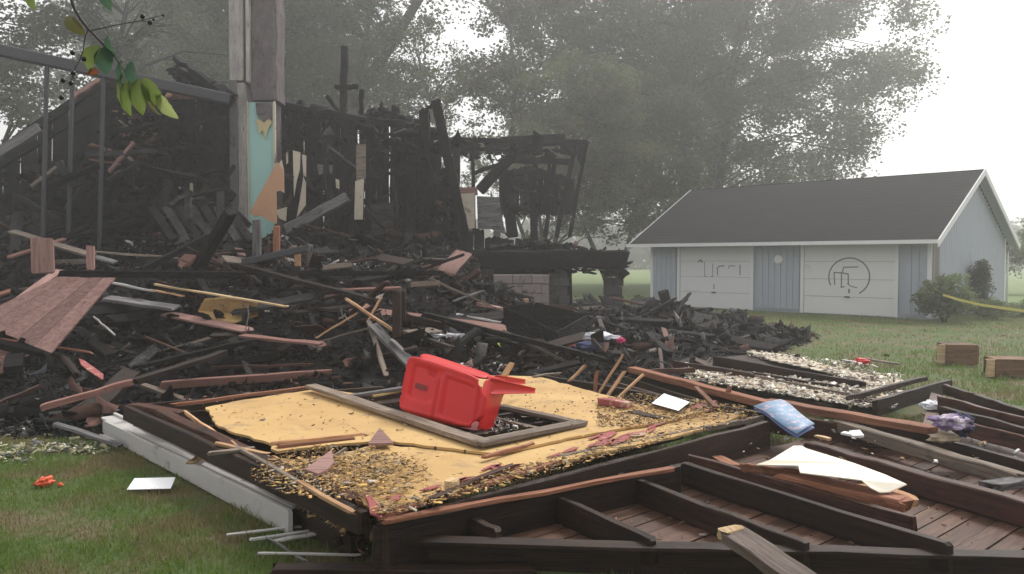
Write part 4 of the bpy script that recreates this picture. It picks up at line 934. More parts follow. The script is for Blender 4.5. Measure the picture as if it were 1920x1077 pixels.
chips('wall_edge_crumbs', np.array([(p.x, p.y, max(0, .13+.06*rng.uniform())) for p in [W(x, 838+(x-395)*.52+rng.uniform(-4, 20), .17) for x in rng.uniform(395, 650, 3200)]]), .008, .04, 1.8, GP, [30, 25, 15, 12, 12, 6], .5, label='crumbled insulation and splinters along the fallen wall edge', cat='debris')
# window frame in the fallen wall
wf = thing('window_frame', 'brown wooden window frame lying in the yellow wall under the red chair', 'window frame', W(900, 800, .36))
board(W(582, 724, .40), W(908, 832, .38), .11, .035, 'grey', 'frame_rail', wf, .05, .01, 8); board(W(895, 832, .385), W(1092, 792, .37), .12, .03, 'grey', 'frame_rail', wf, 0, .01, 6)
board(W(940, 762, .37), W(1085, 794, .372), .07, .03, 'grey', 'frame_rail', wf, 0, .01, 6); board(W(905, 778, .33), W(1015, 806, .33), .05, .025, 'grey', 'glazing_bar', wf, 0, .01, 4)
board(W(650, 744, .36), W(760, 728, .36), .06, .03, 'greydark', 'frame_rail', wf, 0, .01, 4)
fillpoly([W(*p, .2) for p in ((655, 740), (742, 726), (900, 746), (1080, 792), (912, 834), (780, 790))], 'dark', 'hole_shade_panel', wf, .02)  # dark sheet added under the opening to stand for its shaded depth
chips('glass_crumbs', onplane((920, 970, 785, 812), 90, .34), .01, .04, 1.4, [(.6, .6, .58), (.3, .27, .24)], [1, 1], .6, label='crumbs of plaster and glass in the window frame beside the chair', cat='debris')
# ------------------------------------------------------------------ red plastic chair
rc = thing('red_chair', 'red plastic chair tipped on its side over the window frame', 'chair', W(830, 800, .36))
TL, TR, BR, BL = D(768, 664, 6.75), D(912, 712, 6.25), D(896, 812, 6.1), D(747, 772, 6.55)
nrm = (TR-TL).cross(BL-TL).normalized()
if nrm.y > 0: nrm = -nrm
def cp(u, v, k=0.):
    p = TL.lerp(TR, u).lerp(BL.lerp(BR, u), v); return p+nrm*k
nu, nv = 44, 34; vs = []; fs = []; idx = {}
def sd_(u, v, cx_, cy_, hx, hy, rr):
    dx, dy = abs(u-cx_)-hx+rr, abs(v-cy_)-hy+rr; return math.hypot(max(dx, 0), max(dy, 0))+min(max(dx, dy), 0)-rr
for j in range(nv+1):
    for i in range(nu+1):
        u, v = i/nu, j/nv
        # round the outline corners by pulling the grid onto a superellipse-like border
        a, b = u*2-1, v*2-1; rr = .2
        m_ = max(abs(a), abs(b)); cc_ = (abs(a*b)/(m_*m_) if m_ > 0 else 0); pull = 1-.13*max(0, cc_-.35)/.65*m_**6
        uu, vv = .5+a*pull/2, .5+b*pull/2
        k = .035*math.sin(math.pi*uu)+.02
        k -= .055*(1-sm(min(uu, 1-uu, vv, 1-vv)/.045))           # rolled rim
        k += .018*(1-sm(abs(sd_(uu, vv, .5, .5, .455, .44, .1))/.022))
        s1 = sd_(uu, vv, .275, .43, .19, .33, .1); k -= .03*sm(-s1/.06)     # back-rest recess
        s2 = sd_(uu, vv, .43, .19, .13, .09, .06); k += .0; k -= .02*sm(-s2/.04)
        s3 = sd_(uu, vv, .74, .55, .2, .39, .08); k -= .022*sm(-s3/.05)     # seat recess
        k -= .02*(1-sm(abs(uu-.5)/.028))*sm((vv-.2)/.1)
        idx[i, j] = len(vs); vs.append(cp(uu, vv, k))
HC = (.265, .5)
def inslot(i, j): u, v = (i+.5)/nu, (j+.5)/nv; return abs(u-HC[0]) < .075 and abs(v-HC[1]) < .05
for j in range(nv):
    for i in range(nu):
        fs.append((idx[i, j], idx[i+1, j], idx[i+1, j+1], idx[i, j+1]))
c0 = rc.location
me = mesh('chair_shell', [v-c0 for v in vs], fs, True); o = link('chair_shell', me, 'redplastic', rc); o.location = (0, 0, 0)
md = o.modifiers.new('thick', 'SOLIDIFY'); md.thickness = .012
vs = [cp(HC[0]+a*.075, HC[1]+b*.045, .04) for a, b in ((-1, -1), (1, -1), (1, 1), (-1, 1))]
o = link('grip_slot_shade', mesh('grip_slot_shade', [v-c0 for v in vs], [(0, 1, 2, 3)]), 'redslotshade', rc); o.location = (0, 0, 0)  # flat darker quad paints the shade of the slot; the shell is not cut
def sheetgrid(name, rows, m='redplastic', th=.014):
    nr, ncl = len(rows), len(rows[0]); vs = [p-c0 for r_ in rows for p in r_]; fs = [(j*ncl+i, j*ncl+i+1, (j+1)*ncl+i+1, (j+1)*ncl+i) for j in range(nr-1) for i in range(ncl-1)]
    o = link(name, mesh(name, vs, fs, True), m, rc); o.location = (0, 0, 0); md = o.modifiers.new('thick', 'SOLIDIFY'); md.thickness = th; md.offset = 0
    s = o.modifiers.new('smooth', 'SUBSURF'); s.levels = s.render_levels = 2; return o
# seat flank that turns away from the shell, flaring to the legs
e = [cp(u, v, -.012) for u, v in ((.93, .035), (.985, .3), (.985, .6), (.985, .85), (.95, .97))]
f1 = [D(925, 706, 6.4), D(925, 735, 6.4), D(922, 765, 6.35), D(915, 790, 6.3), D(908, 806, 6.2)]
f2 = [D(958, 718, 6.7), D(944, 742, 6.65), D(936, 768, 6.6), D(930, 790, 6.5), D(926, 808, 6.4)]
sheetgrid('seat_side', [e, f1, f2])
sheetgrid('seat_edge', [[cp(.6, .03, -.02), cp(.8, .03, -.02), cp(.93, .035, -.012), D(925, 706, 6.4)], [cp(.7, .01, -.01)+Vector((.05, .17, .0)), cp(.87, .01, -.01)+Vector((.05, .2, .0)), D(935, 708, 6.6), D(958, 716, 6.7)]])
e2 = [cp(u, .99, -.01) for u in (.1, .4, .7, 1.)]; f3 = [p+Vector((.04, .14, .0)) for p in e2]; f4 = [p+Vector((.07, .22, .02)) for p in e2]
sheetgrid('seat_edge', [e2, f3, f4])
e3 = [cp(u, .012, -.01) for u in (.08, .4, .7, .98)]; f5 = [p+Vector((.06, .2, .01)) for p in e3]; sheetgrid('seat_edge', [e3, [a.lerp(b, .5)+UP*.01 for a, b in zip(e3, f5)], f5])
def leg(p0, p1, w0, w1, name='leg'):
    p0, p1 = Vector(p0), Vector(p1); d = (p1-p0).normalized(); s = Vector((.1, .25, 1)).normalized(); s = (s-d*s.dot(d)).normalized(); bk = d.cross(s)
    rows = []
    for k in range(6):
        u = k/5; p = p0.lerp(p1, u); wd = w0*(1-u)+w1*u
        rows.append([p-s*wd+bk*.035*(1-u*.4), p-s*wd*.8, p, p+s*wd*.8, p+s*wd+bk*.035*(1-u*.4)])
    return sheetgrid(name, rows)
leg(D(915, 724, 6.35), D(1004, 733, 6.95), .065, .018); leg(D(925, 712, 6.75), D(985, 716, 7.5), .04, .018)
leg(D(902, 800, 6.3), D(914, 800, 6.75), .04, .02)
# ------------------------------------------------------------------ white beam and trim strips on the lawn
wbm = thing('white_trim_beam', 'long white-painted boxed beam lying along the edge of the lawn', 'beam', W(400, 880, 0))
onedge((196, 788), (545, 958), .15, .15, .145, .03, 'white', 'face_board', wbm, seg=9, wob=.004)
A, B = W(203, 781, .15), W(563, 944, .15); board(A+UP*-.01, B+UP*-.01, .13, .022, 'white', 'top_board', wbm, .04, .015, 9, wob=.003)
A, B = W(215, 776, .165), W(552, 936, .165); board(A, B, .03, .02, 'white', 'edge_bead', wbm, 0, .02, 8, wob=.003)
board(W(196, 815, .02), W(262, 838, .02), .1, .03, 'white', 'white_board_end', None, .1, .03, 3, 'short white board end showing under the boxed beam', 'board')
board(W(100, 775, .12), W(250, 770, .1), .08, .02, 'greydark', 'grey_board', None, 0, .04, 5, 'grey board at the far end of the white beam', 'board')
board(W(105, 795, .1), W(225, 835, .05), .06, .03, 'greydark', 'grey_batten', None, 0, .04, 5, 'dark grey batten slanting to the end of the white beam', 'batten')
for i, (p, q_, wd, lab) in enumerate((((425, 1002), (590, 984), .03, 'upper of the white slats in the grass below the beam'), ((470, 1012), (592, 994), .03, 'middle white slat in the grass below the beam'), ((515, 1014), (600, 1000), .05, 'broader chalky slat in the grass below the beam'), ((485, 1038), (675, 1040), .018, 'thin white strip lying level in the grass'), ((500, 1008), (575, 1052), .008, 'thin grey wire slanting through the grass'))):
    board(W(*p, .035), W(*q_, .03), wd, .01, 'white' if i != 4 else 'greydark', 'trim_strip', None, 0, .01, 5, lab, 'trim strip')
board(W(510, 1070, .05), W(1000, 1072, .04), .1, .05, 'dark', 'dark_board', None, 0, .02, 6, 'dark board lying in the grass in front of the deck rim', 'board')
sh = thing('splinter', 'curved yellow wood splinter resting across the white beam', 'splinter', W(370, 855, .2))
vs = [W(348, 868, .2), W(372, 852, .22), (W(397, 841, .2)), W(388, 856, .19), W(366, 868, .18)]; fillpoly(vs, 'pale', 'sliver', sh, .012)
# post of the fallen wall corner
post(W(666, 1022, 0), D(672, 928, W(666, 1022, 0).y), .06, 'darkred', 'split reddish corner post standing at the tip of the fallen wall', th=.1)
board(W(672, 935, .38), W(694, 990, .12), .035, .02, 'raw', 'raw_splinter', None, 0, .03, 4, 'raw orange splinter leaning against the corner post', 'splinter')
chips('corner_bits', np.array([(p.x, p.y, .02+.1*rng.uniform()) for p in [W(rng.uniform(630, 720), rng.uniform(985, 1030), .05) for _ in range(160)]]), .015, .09, 1.8, [(.1, .05, .03), (.3, .17, .1), (.5, .48, .45), (.02, .015, .012)], [5, 3, 1, 6], .6, label='broken bits around the corner post', cat='debris')
# ------------------------------------------------------------------ loose planks: photo position of both ends with height over the heap
PL = [ # a, lift, b, lift, width, thick, mat, roll, name, label
((-30, 672), .25, (212, 512), .55, 0, 0, 0, 0, 0, 0)]
def sp(px, py, dz): return S(px, py, dz)
sd2 = thing('siding_panel', 'big faded red panel of siding boards tilted over the rubble', 'siding', sp(90, 600, .2))
quadboards([sp(-60, 602, .32), sp(96, 662, .22), D(216, 521, 10.2), D(108, 519, 10.5)], 5, .02, 'redlight', sd2, 'siding_board', .005, 4, .015)
sd3 = thing('siding_panel', 'dark reddish siding panel corner jutting in low beside the heap edge', 'siding', sp(10, 660, .1))
quadboards([sp(-70, 712, .12), sp(4, 700, .1), sp(66, 658, .15), sp(-70, 648, .2)], 3, .02, 'red', sd3, 'siding_board', .004, 5, .02)
LB = [
((-20, 602), .3, (112, 508), .6, .17, .03, 'redlight', .1, 'faded red board running beside the big siding panel'),
((-30, 628), .28, (112, 545), .4, .015, .012, 'pale', 0, 'thin pale yellow lath beside the big siding panel'),
((-20, 632), .25, (172, 662), .15, .035, .02, 'rust', 0, 'thin orange-brown strip across the low end of the siding panel'),
((-20, 560), .35, (20, 545), .4, .2, .03, 'rust', .2, 'short orange-brown board end above the red siding'),
((22, 433), .5, (175, 480), .5, .13, .03, 'grey', .3, 'grey-white board slanting behind the upright pink board'),
((105, 462), .4, (215, 492), .5, .12, .03, 'greydark', .2, 'pale grey board end behind the siding panel'),
((150, 470), .4, (330, 484), .5, .07, .03, 'grey', 0, 'thin greyish lath lying level on the rubble crest'),
((196, 528), .3, (292, 547), .3, .05, .03, 'white', 0, 'white-edged batten beside the siding panel top'),
((290, 534), .45, (537, 575), .5, .05, .025, 'pale', .1, 'long pale yellow strip of raw wood'),
((290, 545), .35, (345, 556), .35, .05, .02, 'raw', 0, 'short raw wood lath under the long pale strip'),
((200, 560), .25, (332, 578), .3, .2, .04, 'greydark', .2, 'smoky grey board in the black rubble'),
((312, 588), .22, (466, 620), .2, .2, .03, 'redlight', .15, 'grey-pink plank ending above the rubble hollow'),
((452, 630), .25, (604, 646), .25, .13, .03, 'red', .1, 'reddish plank pointing toward the light sticks'),
((455, 492), .5, (580, 466), .6, .2, .1, 'steel', 0, 'grey metal duct lying before the chimney foot'),
((112, 514), .75, (460, 516), .55, .1, .1, 'char', 0, 'long black beam lying level across the rubble'),
((455, 512), .5, (830, 512), .6, .07, .07, 'char', 0, 'long thin black beam reaching the foundation blocks'),
((448, 498), .55, (705, 566), .4, .14, .07, 'char2', 0, 'long black-brown rafter slanting down mid heap'),
((270, 506), .5, (392, 442), .8, .14, .08, 'char', 0, 'black rafter rising toward the leaning post'),
((372, 502), .4, (432, 398), 1.5, .2, .12, 'char', .3, 'thick black post leaning in front of the slanting joists'),
((372, 522), .4, (412, 592), .2, .1, .07, 'char', 0, 'black brace crossing the yellow sheathing scrap'),
((438, 584), .25, (590, 556), .35, .25, .04, 'ashy', .4, 'broad grey-black board before the thin sticks'),
((82, 764), .18, (250, 716), .35, .1, .06, 'red', 0, 'red-brown timber end pointing at the lawn'),
((250, 716), .35, (420, 662), .4, .1, .06, 'dark', 0, 'dark continuation board behind the red-brown timber'),
((250, 690), .3, (470, 640), .4, .12, .05, 'char', 0, 'black board above the red-brown timber'),
((378, 690), .15, (588, 684), .15, .05, .03, 'darkred', 0, 'thin dark red lath at the top edge of the yellow wall'),
((-10, 760), .1, (78, 724), .2, .06, .04, 'darkred', 0, 'short brown lath near the heap border'),
((175, 594), .4, (214, 628), .3, .02, .02, 'white', 0, 'thin white stick lying in the black hollow'),
((246, 690), .15, (292, 652), .25, .12, .01, 'ashy', .6, 'grey curled scrap in the rubble hollow'),
((272, 632), .2, (350, 662), .2, .03, .02, 'darkred', 0, 'thin dark red stick in the rubble hollow'),
((592, 634), .25, (668, 588), .4, .03, .02, 'raw', 0, 'light raw stick leaning up mid heap'),
((596, 642), .2, (696, 614), .3, .035, .02, 'grey', 0, 'greyish stick under the raw one'),
((648, 560), .45, (742, 622), .3, .04, .03, 'raw', 0, 'light stick crossing toward the black upright'),
((690, 602), .3, (716, 556), .55, .035, .02, 'raw', 0, 'short raw stick standing by the black upright'),
((692, 604), .3, (724, 704), .1, .06, .03, 'grey', 0, 'splintered brown-grey lath hanging down mid heap'),
((700, 612), .3, (775, 690), .1, .13, .04, 'greydark', .2, 'grey board sliding down behind the red chair'),
((735, 640), .25, (790, 690), .12, .08, .04, 'greydark', 0, 'narrow grey board beside the one behind the chair'),
((500, 545), .35, (620, 540), .35, .05, .05, 'char', 0, 'black batten behind the grey-black board'),
((560, 548), .3, (590, 610), .2, .06, .04, 'char', 0, 'black stick hanging in the hollow mid heap'),
((832, 670), .05, (895, 618), .35, .1, .07, 'char', 0, 'black stub rising behind the red chair'),
((805, 522), .3, (1005, 612), .12, .04, .03, 'grey', 0, 'thin pale stick slanting before the foundation'),
((850, 565), .25, (905, 546), .35, .05, .02, 'greydark', 0, 'light grey lath before the foundation'),
((858, 590), .15, (945, 606), .15, .12, .03, 'white', 0, 'bleached white board end on the rubble'),
((792, 590), .2, (1195, 690), .05, .16, .07, 'char', 0, 'long black beam sloping past the black crate'),
((830, 604), .25, (1010, 662), .1, .1, .05, 'char', 0, 'black beam lying parallel to the long sloping one'),
((835, 512), .3, (870, 474), .55, .3, .04, 'red', .3, 'reddish board tilted against the foundation'),
((905, 572), .2, (945, 580), .2, .25, .04, 'redlight', .2, 'short pinkish board under the foundation blocks'),
((1045, 600), .25, (1110, 616), .2, .07, .05, 'char', 0, 'black stick end beyond the black crate'),
((1150, 610), .15, (1240, 632), .1, .1, .03, 'char', 0, 'flat black board near the small black mound'),
((1190, 560), .1, (1225, 590), .1, .4, .05, 'ashy', .3, 'curled black roofing slab on the small mound'),
((1240, 582), .1, (1330, 606), .1, .5, .06, 'char', .5, 'large black roofing lump on the end mound'),
((1335, 612), .08, (1420, 628), .05, .1, .04, 'ashy', 0, 'black batten at the end of the rubble'),
((1400, 634), .03, (1500, 630), .03, .1, .03, 'ashy', 0, 'dark burnt batten lying beyond the mound on bare soil'),
]
for (a, la, b, lb, wd, th, m, ro, lab) in LB:
    board(sp(*a, la), sp(*b, lb), wd, th, m, {'char': 'burnt_beam', 'ashy': 'burnt_board', 'char2': 'burnt_beam', 'steel': 'metal_duct', 'raw': 'wooden_stick', 'pale': 'wooden_lath'}.get(m, 'loose_board'), None, ro, .03, 7, lab, 'duct' if m == 'steel' else 'board', wob=.006)
def upright(x, y0, y1, d, wd, m, lab, name='upright_board', lean=0, th=.03, cat='board'):
    board(D(x, y1, d), D(x+lean, y0, d), wd, th, m, name, None, 0, .015, 4, lab, cat)
upright(81, 448, 512, 10.6, .3, 'redlight', 'pale pink board standing upright over the siding panel', lean=-2); upright(170, 462, 506, 10.4, .1, 'redlight', 'small pinkish peg board standing beside the upright pink board')
upright(482, 412, 482, 12.5, .12, 'greydark', 'grey post standing at the foot of the drywall piece', 'grey_post', cat='post', th=.1); upright(519, 424, 474, 12.6, .1, 'rust', 'orange raw post under the drywall piece', 'raw_post', cat='post', th=.06)
upright(558, 472, 500, 13, .1, 'raw', 'small raw wood block before the metal duct'); upright(582, 458, 500, 13, .09, 'grey', 'short brown peg standing behind the duct')
upright(744, 544, 645, 9.9, .1, 'dark', 'dark square post standing upright behind the red chair', 'dark_post', cat='post', th=.1); upright(755, 546, 600, 10.2, .08, 'dark', 'second dark post stub touching the square post', 'dark_post', cat='post', th=.06)
upright(775, 550, 580, 13.5, .15, 'rust', 'orange scorched board leaning on the foundation blocks'); upright(982, 560, 582, 16.2, .2, 'raw', 'yellowish board scrap leaning on the foundation')
ys_ = thing('sheathing_scrap', 'yellow-orange scrap of sheathing deep in the black rubble', 'sheathing', sp(430, 580, .2))
fillpoly([sp(x, y, dz) for x, y, dz in ((372, 582, .2), (384, 560, .45), (440, 556, .5), (482, 566, .4), (484, 590, .22), (440, 604, .12), (400, 598, .15))], 'yellow', 'sheet', ys_, .02)
# black crate-like cabinet and debris mid right
cb = thing('burnt_crate', 'long black burnt box open at the top on the rubble', 'crate', sp(1020, 630, 0))
a, b, c, d = sp(945, 592, .3), sp(1040, 640, .2), sp(1102, 606, .3), sp(1000, 582, .4)
for (p, q_) in ((a, b), (b, c), (c, d), (d, a)): board(p-UP*.02, q_-UP*.02, .3, .03, 'char', 'side_board', cb, math.pi/2, .01, 3)
fillpoly([x-UP*.16 for x in (a, b, c, d)], 'char', 'bottom', cb, .02)
# roofing shreds on the end mound
rng = np.random.default_rng(55)
chips('roofing_shreds', np.array([(p.x, p.y, p.z) for p in [S(rng.uniform(1060, 1400), rng.uniform(555, 640), .03) for _ in range(900)]]), .06, .36, 1.9, [(.012, .012, .013), (.03, .03, .032), (.07, .07, .073)], [6, 4, 1.2], .6, label='black roofing shreds on the far end of the heap', cat='debris')
# second fallen wall with crumbled white insulation
fw2 = thing('fallen_wall', 'dark fallen wall frame strewn with crumbled white plaster beyond the yellow panel', 'wall', W(1500, 720, .1))
fillpoly([W(x, y, .12) for x, y in ((1270, 676), (1420, 664), (1620, 708), (1700, 712), (1640, 752), (1560, 762), (1400, 728))], 'dark', 'wall_board', fw2, .04)
for (a, b, za, zb, h, w_, m) in (((1340, 668), (1620, 716), .3, .26, .14, .05, 'dark'), ((1300, 682), (1570, 722), .24, .22, .08, .04, 'dark'), ((1262, 676), (1410, 700), .26, .25, .1, .04, 'darkred'), ((1400, 700), (1640, 748), .22, .22, .05, .03, 'grey'), ((1640, 750), (1780, 712), .3, .26, .16, .05, 'dark'), ((1590, 742), (1735, 706), .28, .26, .05, .05, 'dark'), ((1500, 664), (1350, 660), .15, .15, .08, .04, 'dark')):
    onedge(a, b, za, zb, h, w_, m, 'frame_plank', fw2, rag=.03)
for pts in (((1288, 682), (1420, 699), (1640, 738), (1600, 753), (1400, 724), (1300, 700)), ((1400, 658), (1470, 664), (1560, 686), (1640, 706), (1580, 704), (1450, 676)), ((1560, 712), (1690, 712), (1650, 738), (1590, 744))):
    slab([W(x, y, .185) for x, y in pts], .012, 'plaster', 'plaster_sheet', fw2, [], .05, len(pts))
WP = [(.6, .54, .46), (.72, .68, .6), (.5, .4, .28), (.3, .24, .2), (.1, .08, .07)]
def c2(x, y):
    return (y > 682+(x-1290)*.13 and y < 712+(x-1290)*.16 and 1285 < x < 1680) or (1400 < x < 1640 and 656+(x-1400)*.12 < y < 668+(x-1400)*.2) or (1560 < x < 1690 and 700 < y < 745)
chips('insulation_crumbs', onplane((1280, 1700, 655, 765), 3600, .19, c2), .012, .075, 1.7, WP, [30, 26, 14, 10, 8], .35, label='crumbled white plaster and insulation on the dark wall frame', cat='debris')
# long red-brown boards across the middle right
LR = [
((1186, 688), (1460, 758), .34, .34, .07, .12, 'rust', 'long orange-red plank edge running from the heap toward the blue packet'), ((1440, 748), (1745, 800), .33, .32, .06, .14, 'rust', 'lower half of the long orange-red plank ending at the cloth bundle'),
((1190, 700), (1480, 775), .26, .26, .16, .05, 'dark', 'black board tucked under the long orange-red plank'), ((1170, 706), (1440, 790), .22, .22, .14, .05, 'dark', 'dark board behind the white paper'), ((1150, 715), (1400, 785), .2, .24, .1, .05, 'darkred', 'dark red board just behind the white paper'),
((1440, 775), (1740, 815), .25, .24, .18, .05, 'darkred', 'dark red plank face below the orange-red plank'), ((1180, 694), (1300, 690), .3, .28, .06, .05, 'darkred', 'short dark board at the head of the orange-red plank'),
((1568, 786), (1920, 890), .26, .26, .1, .1, 'grey', 'long grey-brown plank crossing the deck toward the side'), ((1590, 776), (1940, 870), .24, .26, .12, .05, 'dark', 'black plank lying behind the long grey-brown plank'), ((1700, 808), (1940, 868), .22, .22, .1, .06, 'dark', 'black plank nearest the cloth bundle'),
((1762, 742), (1940, 788), .42, .4, .12, .05, 'darkred', 'upper red-brown plank of the stack by the lawn'), ((1766, 762), (1940, 806), .36, .35, .12, .05, 'dark', 'middle dark plank of the stack by the lawn'), ((1790, 785), (1940, 822), .3, .3, .12, .05, 'darkred', 'lower red-brown plank of the stack by the lawn'), ((1770, 720), (1840, 742), .36, .36, .1, .05, 'dark', 'short dark plank end at the top of the stack by the lawn'),
((1830, 738), (1925, 770), .38, .38, .1, .06, 'dark', 'dark plank slipping off the stack onto the lawn'), ((1850, 905), (1960, 890), .24, .24, .05, .1, 'greydark', 'grey board end lying over the deck'),
((1560, 836), (1800, 905), .16, .16, .06, .04, 'dark', 'thin dark board lying on the deck boards')]
for (a, b, za, zb, h, w_, m, lab) in LR: onedge(a, b, za, zb, h, w_, m, 'long_plank', None, lab, 'plank', rag=.03, seg=9)
bb = thing('boarded_underlay', 'brown board floor piece showing beneath the plank stack', 'boards', W(1700, 800, .12))
quadboards([W(1745, 735, .2), W(1960, 800, .18), W(1960, 900, .1), W(1720, 835, .12)], 9, .02, 'deck', bb, 'floor_board', .01, 8, .02)
# sticks standing round the back rim of the yellow wall
for (a, za, b, zb, wd, m, lab) in (((1122, 738), .3, (1166, 668), .62, .03, 'raw', 'tallest raw stick standing at the back rim of the yellow wall'), ((1138, 742), .3, (1170, 698), .48, .05, 'raw', 'short raw stick beside the tallest one'), ((1158, 748), .3, (1204, 704), .48, .035, 'raw', 'leaning raw stick nearest the white paper'),
        ((1068, 715), .3, (1096, 686), .48, .06, 'raw', 'broad split stick behind the nail-studded sheathing'), ((1115, 735), .3, (1120, 698), .45, .04, 'rust', 'short upright rust-brown stick by the tallest one'), ((1305, 726), .36, (1342, 764), .36, .045, 'rust', 'rust-brown stick lying beside the white paper'),
        ((1366, 826), .02, (1392, 786), .25, .06, 'rust', 'brown peg propping the rim of the fallen wall'), ((1365, 740), .32, (1368, 728), .38, .05, 'rust', 'tiny rust-brown peg on the long plank'), ((1318, 845), .1, (1378, 874), .2, .1, 'rust', 'rust-brown split board by the deck corner'),
        ((1240, 862), .2, (1380, 815), .12, .05, 'grey', 'splintered greyish lath along the gap of grass'), ((1405, 830), .05, (1430, 812), .05, .03, 'raw', 'little pinkish stick in the grass gap'), ((945, 705), .36, (958, 684), .46, .1, 'raw', 'split brown chunk at the back rim behind the chair legs'),
        ((1000, 706), .36, (1050, 700), .36, .05, 'grey', 'grey lath on the back rim'), ((1182, 772), .35, (1245, 786), .35, .1, 'dark', 'dark narrow board on the sheathing near the red block')):
    board(W(*a, za) if zb < .4 else W(*a, za), D(b[0], b[1], W(*a, za).y+.05) if zb > .4 else W(*b, zb), wd, .02, m, 'loose_stick', None, 0, .03, 4, lab, 'stick')
chips('gap_splinters', onplane((1230, 1440, 790, 880), 260, .04, lambda x, y: abs(y-(870-(x-1240)*.33)) < 14), .02, .12, 2, GP, [5, 3, 4, 1, 4, 1], .5, label='splinters along the grass gap by the deck', cat='debris')
# ------------------------------------------------------------------ small things
def sheet(name, label, cat, pts, m, th=.004):
    q = [W(*p) for p in pts]; t = thing(name, label, cat, q[0]); fillpoly(q, m, 'sheet', t, th)
sheet('paper', 'white sheet of paper lying on the green lawn', 'paper', ((238, 918, .03), (252, 897, .05), (329, 895, .05), (320, 916, .03)), 'paper')
sheet('paper', 'white paper lying on the brown grit of the yellow wall', 'paper', ((1222, 756, .385), (1245, 738, .385), (1293, 754, .385), (1272, 770, .38)), 'paper')
sheet('drawing', 'white scrap beside the blue packet on the deck corner', 'paper', ((1592, 808, .3), (1612, 806, .3), (1620, 816, .3), (1598, 817, .3)), 'paper')
def block3(name, label, cat, a, b, wd, h, m, bv=.1, parent=None):
    return board(a, b, wd, h, m, name, parent, 0, .004, 2, label, cat, wob=.002)
block3('red_block', 'small red broken brick-like block on the yellow wall', 'block', W(1126, 752, .38), W(1180, 760, .38), .1, .06, 'flakered' if 'flakered' in MT else 'flake')
MT['cardblue'] = plain('printed_blue_card', (.16, .28, .42), .5, .3, 22, .05, (.6, .42, .5), .5)
MT['cardside'] = plain('printed_card_side', (.12, .18, .42), .5, .3, 14, .05, (.45, .4, .4), .56)
MT['cardend'] = plain('teal_card_end', (.3, .5, .55), .5, .2, 12, .05)
bx = thing('cardboard_packet', 'bent blue printed cardboard packet lying tilted by the grass gap', 'box', W(1470, 800, .2))
TLb, TRb, BRb, BLb = W(1413, 764, .36), W(1464, 751, .40), W(1527, 798, .33), W(1494, 817, .29); vs = []; nb_ = 9
for k_ in range(nb_):
    u_ = k_/(nb_-1); crv = .012*math.sin(math.pi*u_)+.008*math.sin(u_*7)
    for q_ in (TLb.lerp(BLb, u_), TRb.lerp(BRb, u_)): vs.append(q_+UP*crv)
    vs.insert(len(vs)-1, (vs[-2]+vs[-1])/2+UP*.01*math.cos(u_*7))
c_ = bx.location; fs = [(k_*3+m, k_*3+m+1, k_*3+m+4, k_*3+m+3) for k_ in range(nb_-1) for m in (0, 1)]
o = link('printed_face', mesh('printed_face', [v-c_ for v in vs], fs, True), 'cardblue', bx); o.location = (0, 0, 0); md = o.modifiers.new('t', 'SOLIDIFY'); md.thickness = .012
o = link('lower_face', mesh('lower_face', [v-c_-UP*(.018+.012*(i_//3)/nb_)+Vector((.004, .006, 0)) for i_, v in enumerate(vs)], fs, True), 'cardside', bx); o.location = (0, 0, 0); md = o.modifiers.new('t', 'SOLIDIFY'); md.thickness = .006
def rag_bundle(name, label, cat, c, r_, m, sd=1, sq=(1, 1, .6)):
    bm = bmesh.new(); bmesh.ops.create_icosphere(bm, subdivisions=4, radius=1)
    for v in bm.verts:
        p = v.co.copy(); k = 1+.45*noise.noise(p*1.7+Vector((sd, 0, 0)))+.3*noise.noise(p*4+Vector((0, sd, 0)))-.25*abs(noise.noise(p*3+Vector((0, 0, sd)))); v.co = Vector((p.x*sq[0], p.y*sq[1], p.z*sq[2]))*k*r_
    me = bpy.data.meshes.new(name); bm.to_mesh(me); bm.free(); me.polygons.foreach_set('use_smooth', [True]*len(me.polygons))
    o = link(name, me, m, None, c); tag(o, label, cat); return o
MT['cloth1'] = plain('purple_white_cloth', (.2, .14, .26), .9, .3, 9, .3, (.65, .6, .62), .48); MT['cloth2'] = plain('navy_cloth', (.03, .035, .08), .9, .3, 9, .3)
MT['clothw'] = plain('white_cloth', (.66, .66, .7), .9, .15, 6, .3, (.2, .2, .24), .58); MT['clothb'] = plain('dark_blue_cloth', (.03, .04, .11), .9, .4, 6, .3, (.4, .4, .45), .62)
MT['pink'] = plain('magenta_cloth', (.5, .03, .12), .8, .2); MT['lime'] = plain('lime_plastic', (.5, .75, .02), .4, .05); MT['orange'] = plain('orange_plastic', (.7, .1, .03), .5, .15)
MT['tan'] = plain('stuffed_tan', (.4, .33, .22), .9, .3, 9, .4)
rag_bundle('cloth_bundle', 'crumpled purple and white cloth bundle on the plank stack', 'cloth', W(1782, 792, .42), .12, 'cloth1', 3, (1.3, .9, .45)); rag_bundle('cloth_bundle', 'navy striped cloth end beside the purple bundle', 'cloth', W(1806, 796, .4), .09, 'cloth2', 5, (.8, .8, .9))
rag_bundle('soft_toy', 'tan rag hanging below the purple cloth bundle', 'rag', W(1770, 822, .3), .08, 'tan', 6, (1.5, .6, .4)); rag_bundle('plastic_wrap', 'crumpled grey-white plastic behind the purple bundle', 'plastic', W(1752, 762, .2), .1, 'clothw', 7, (1.2, 1, .5))
rag_bundle('clothing', 'white crumpled shirt on the black rubble', 'clothing', S(1122, 632, .1), .2, 'clothw', 8, (1.5, .8, .35)); rag_bundle('clothing', 'dark blue garment under the white shirt', 'clothing', S(1108, 652, .06), .2, 'clothb', 9, (1.3, .8, .45))
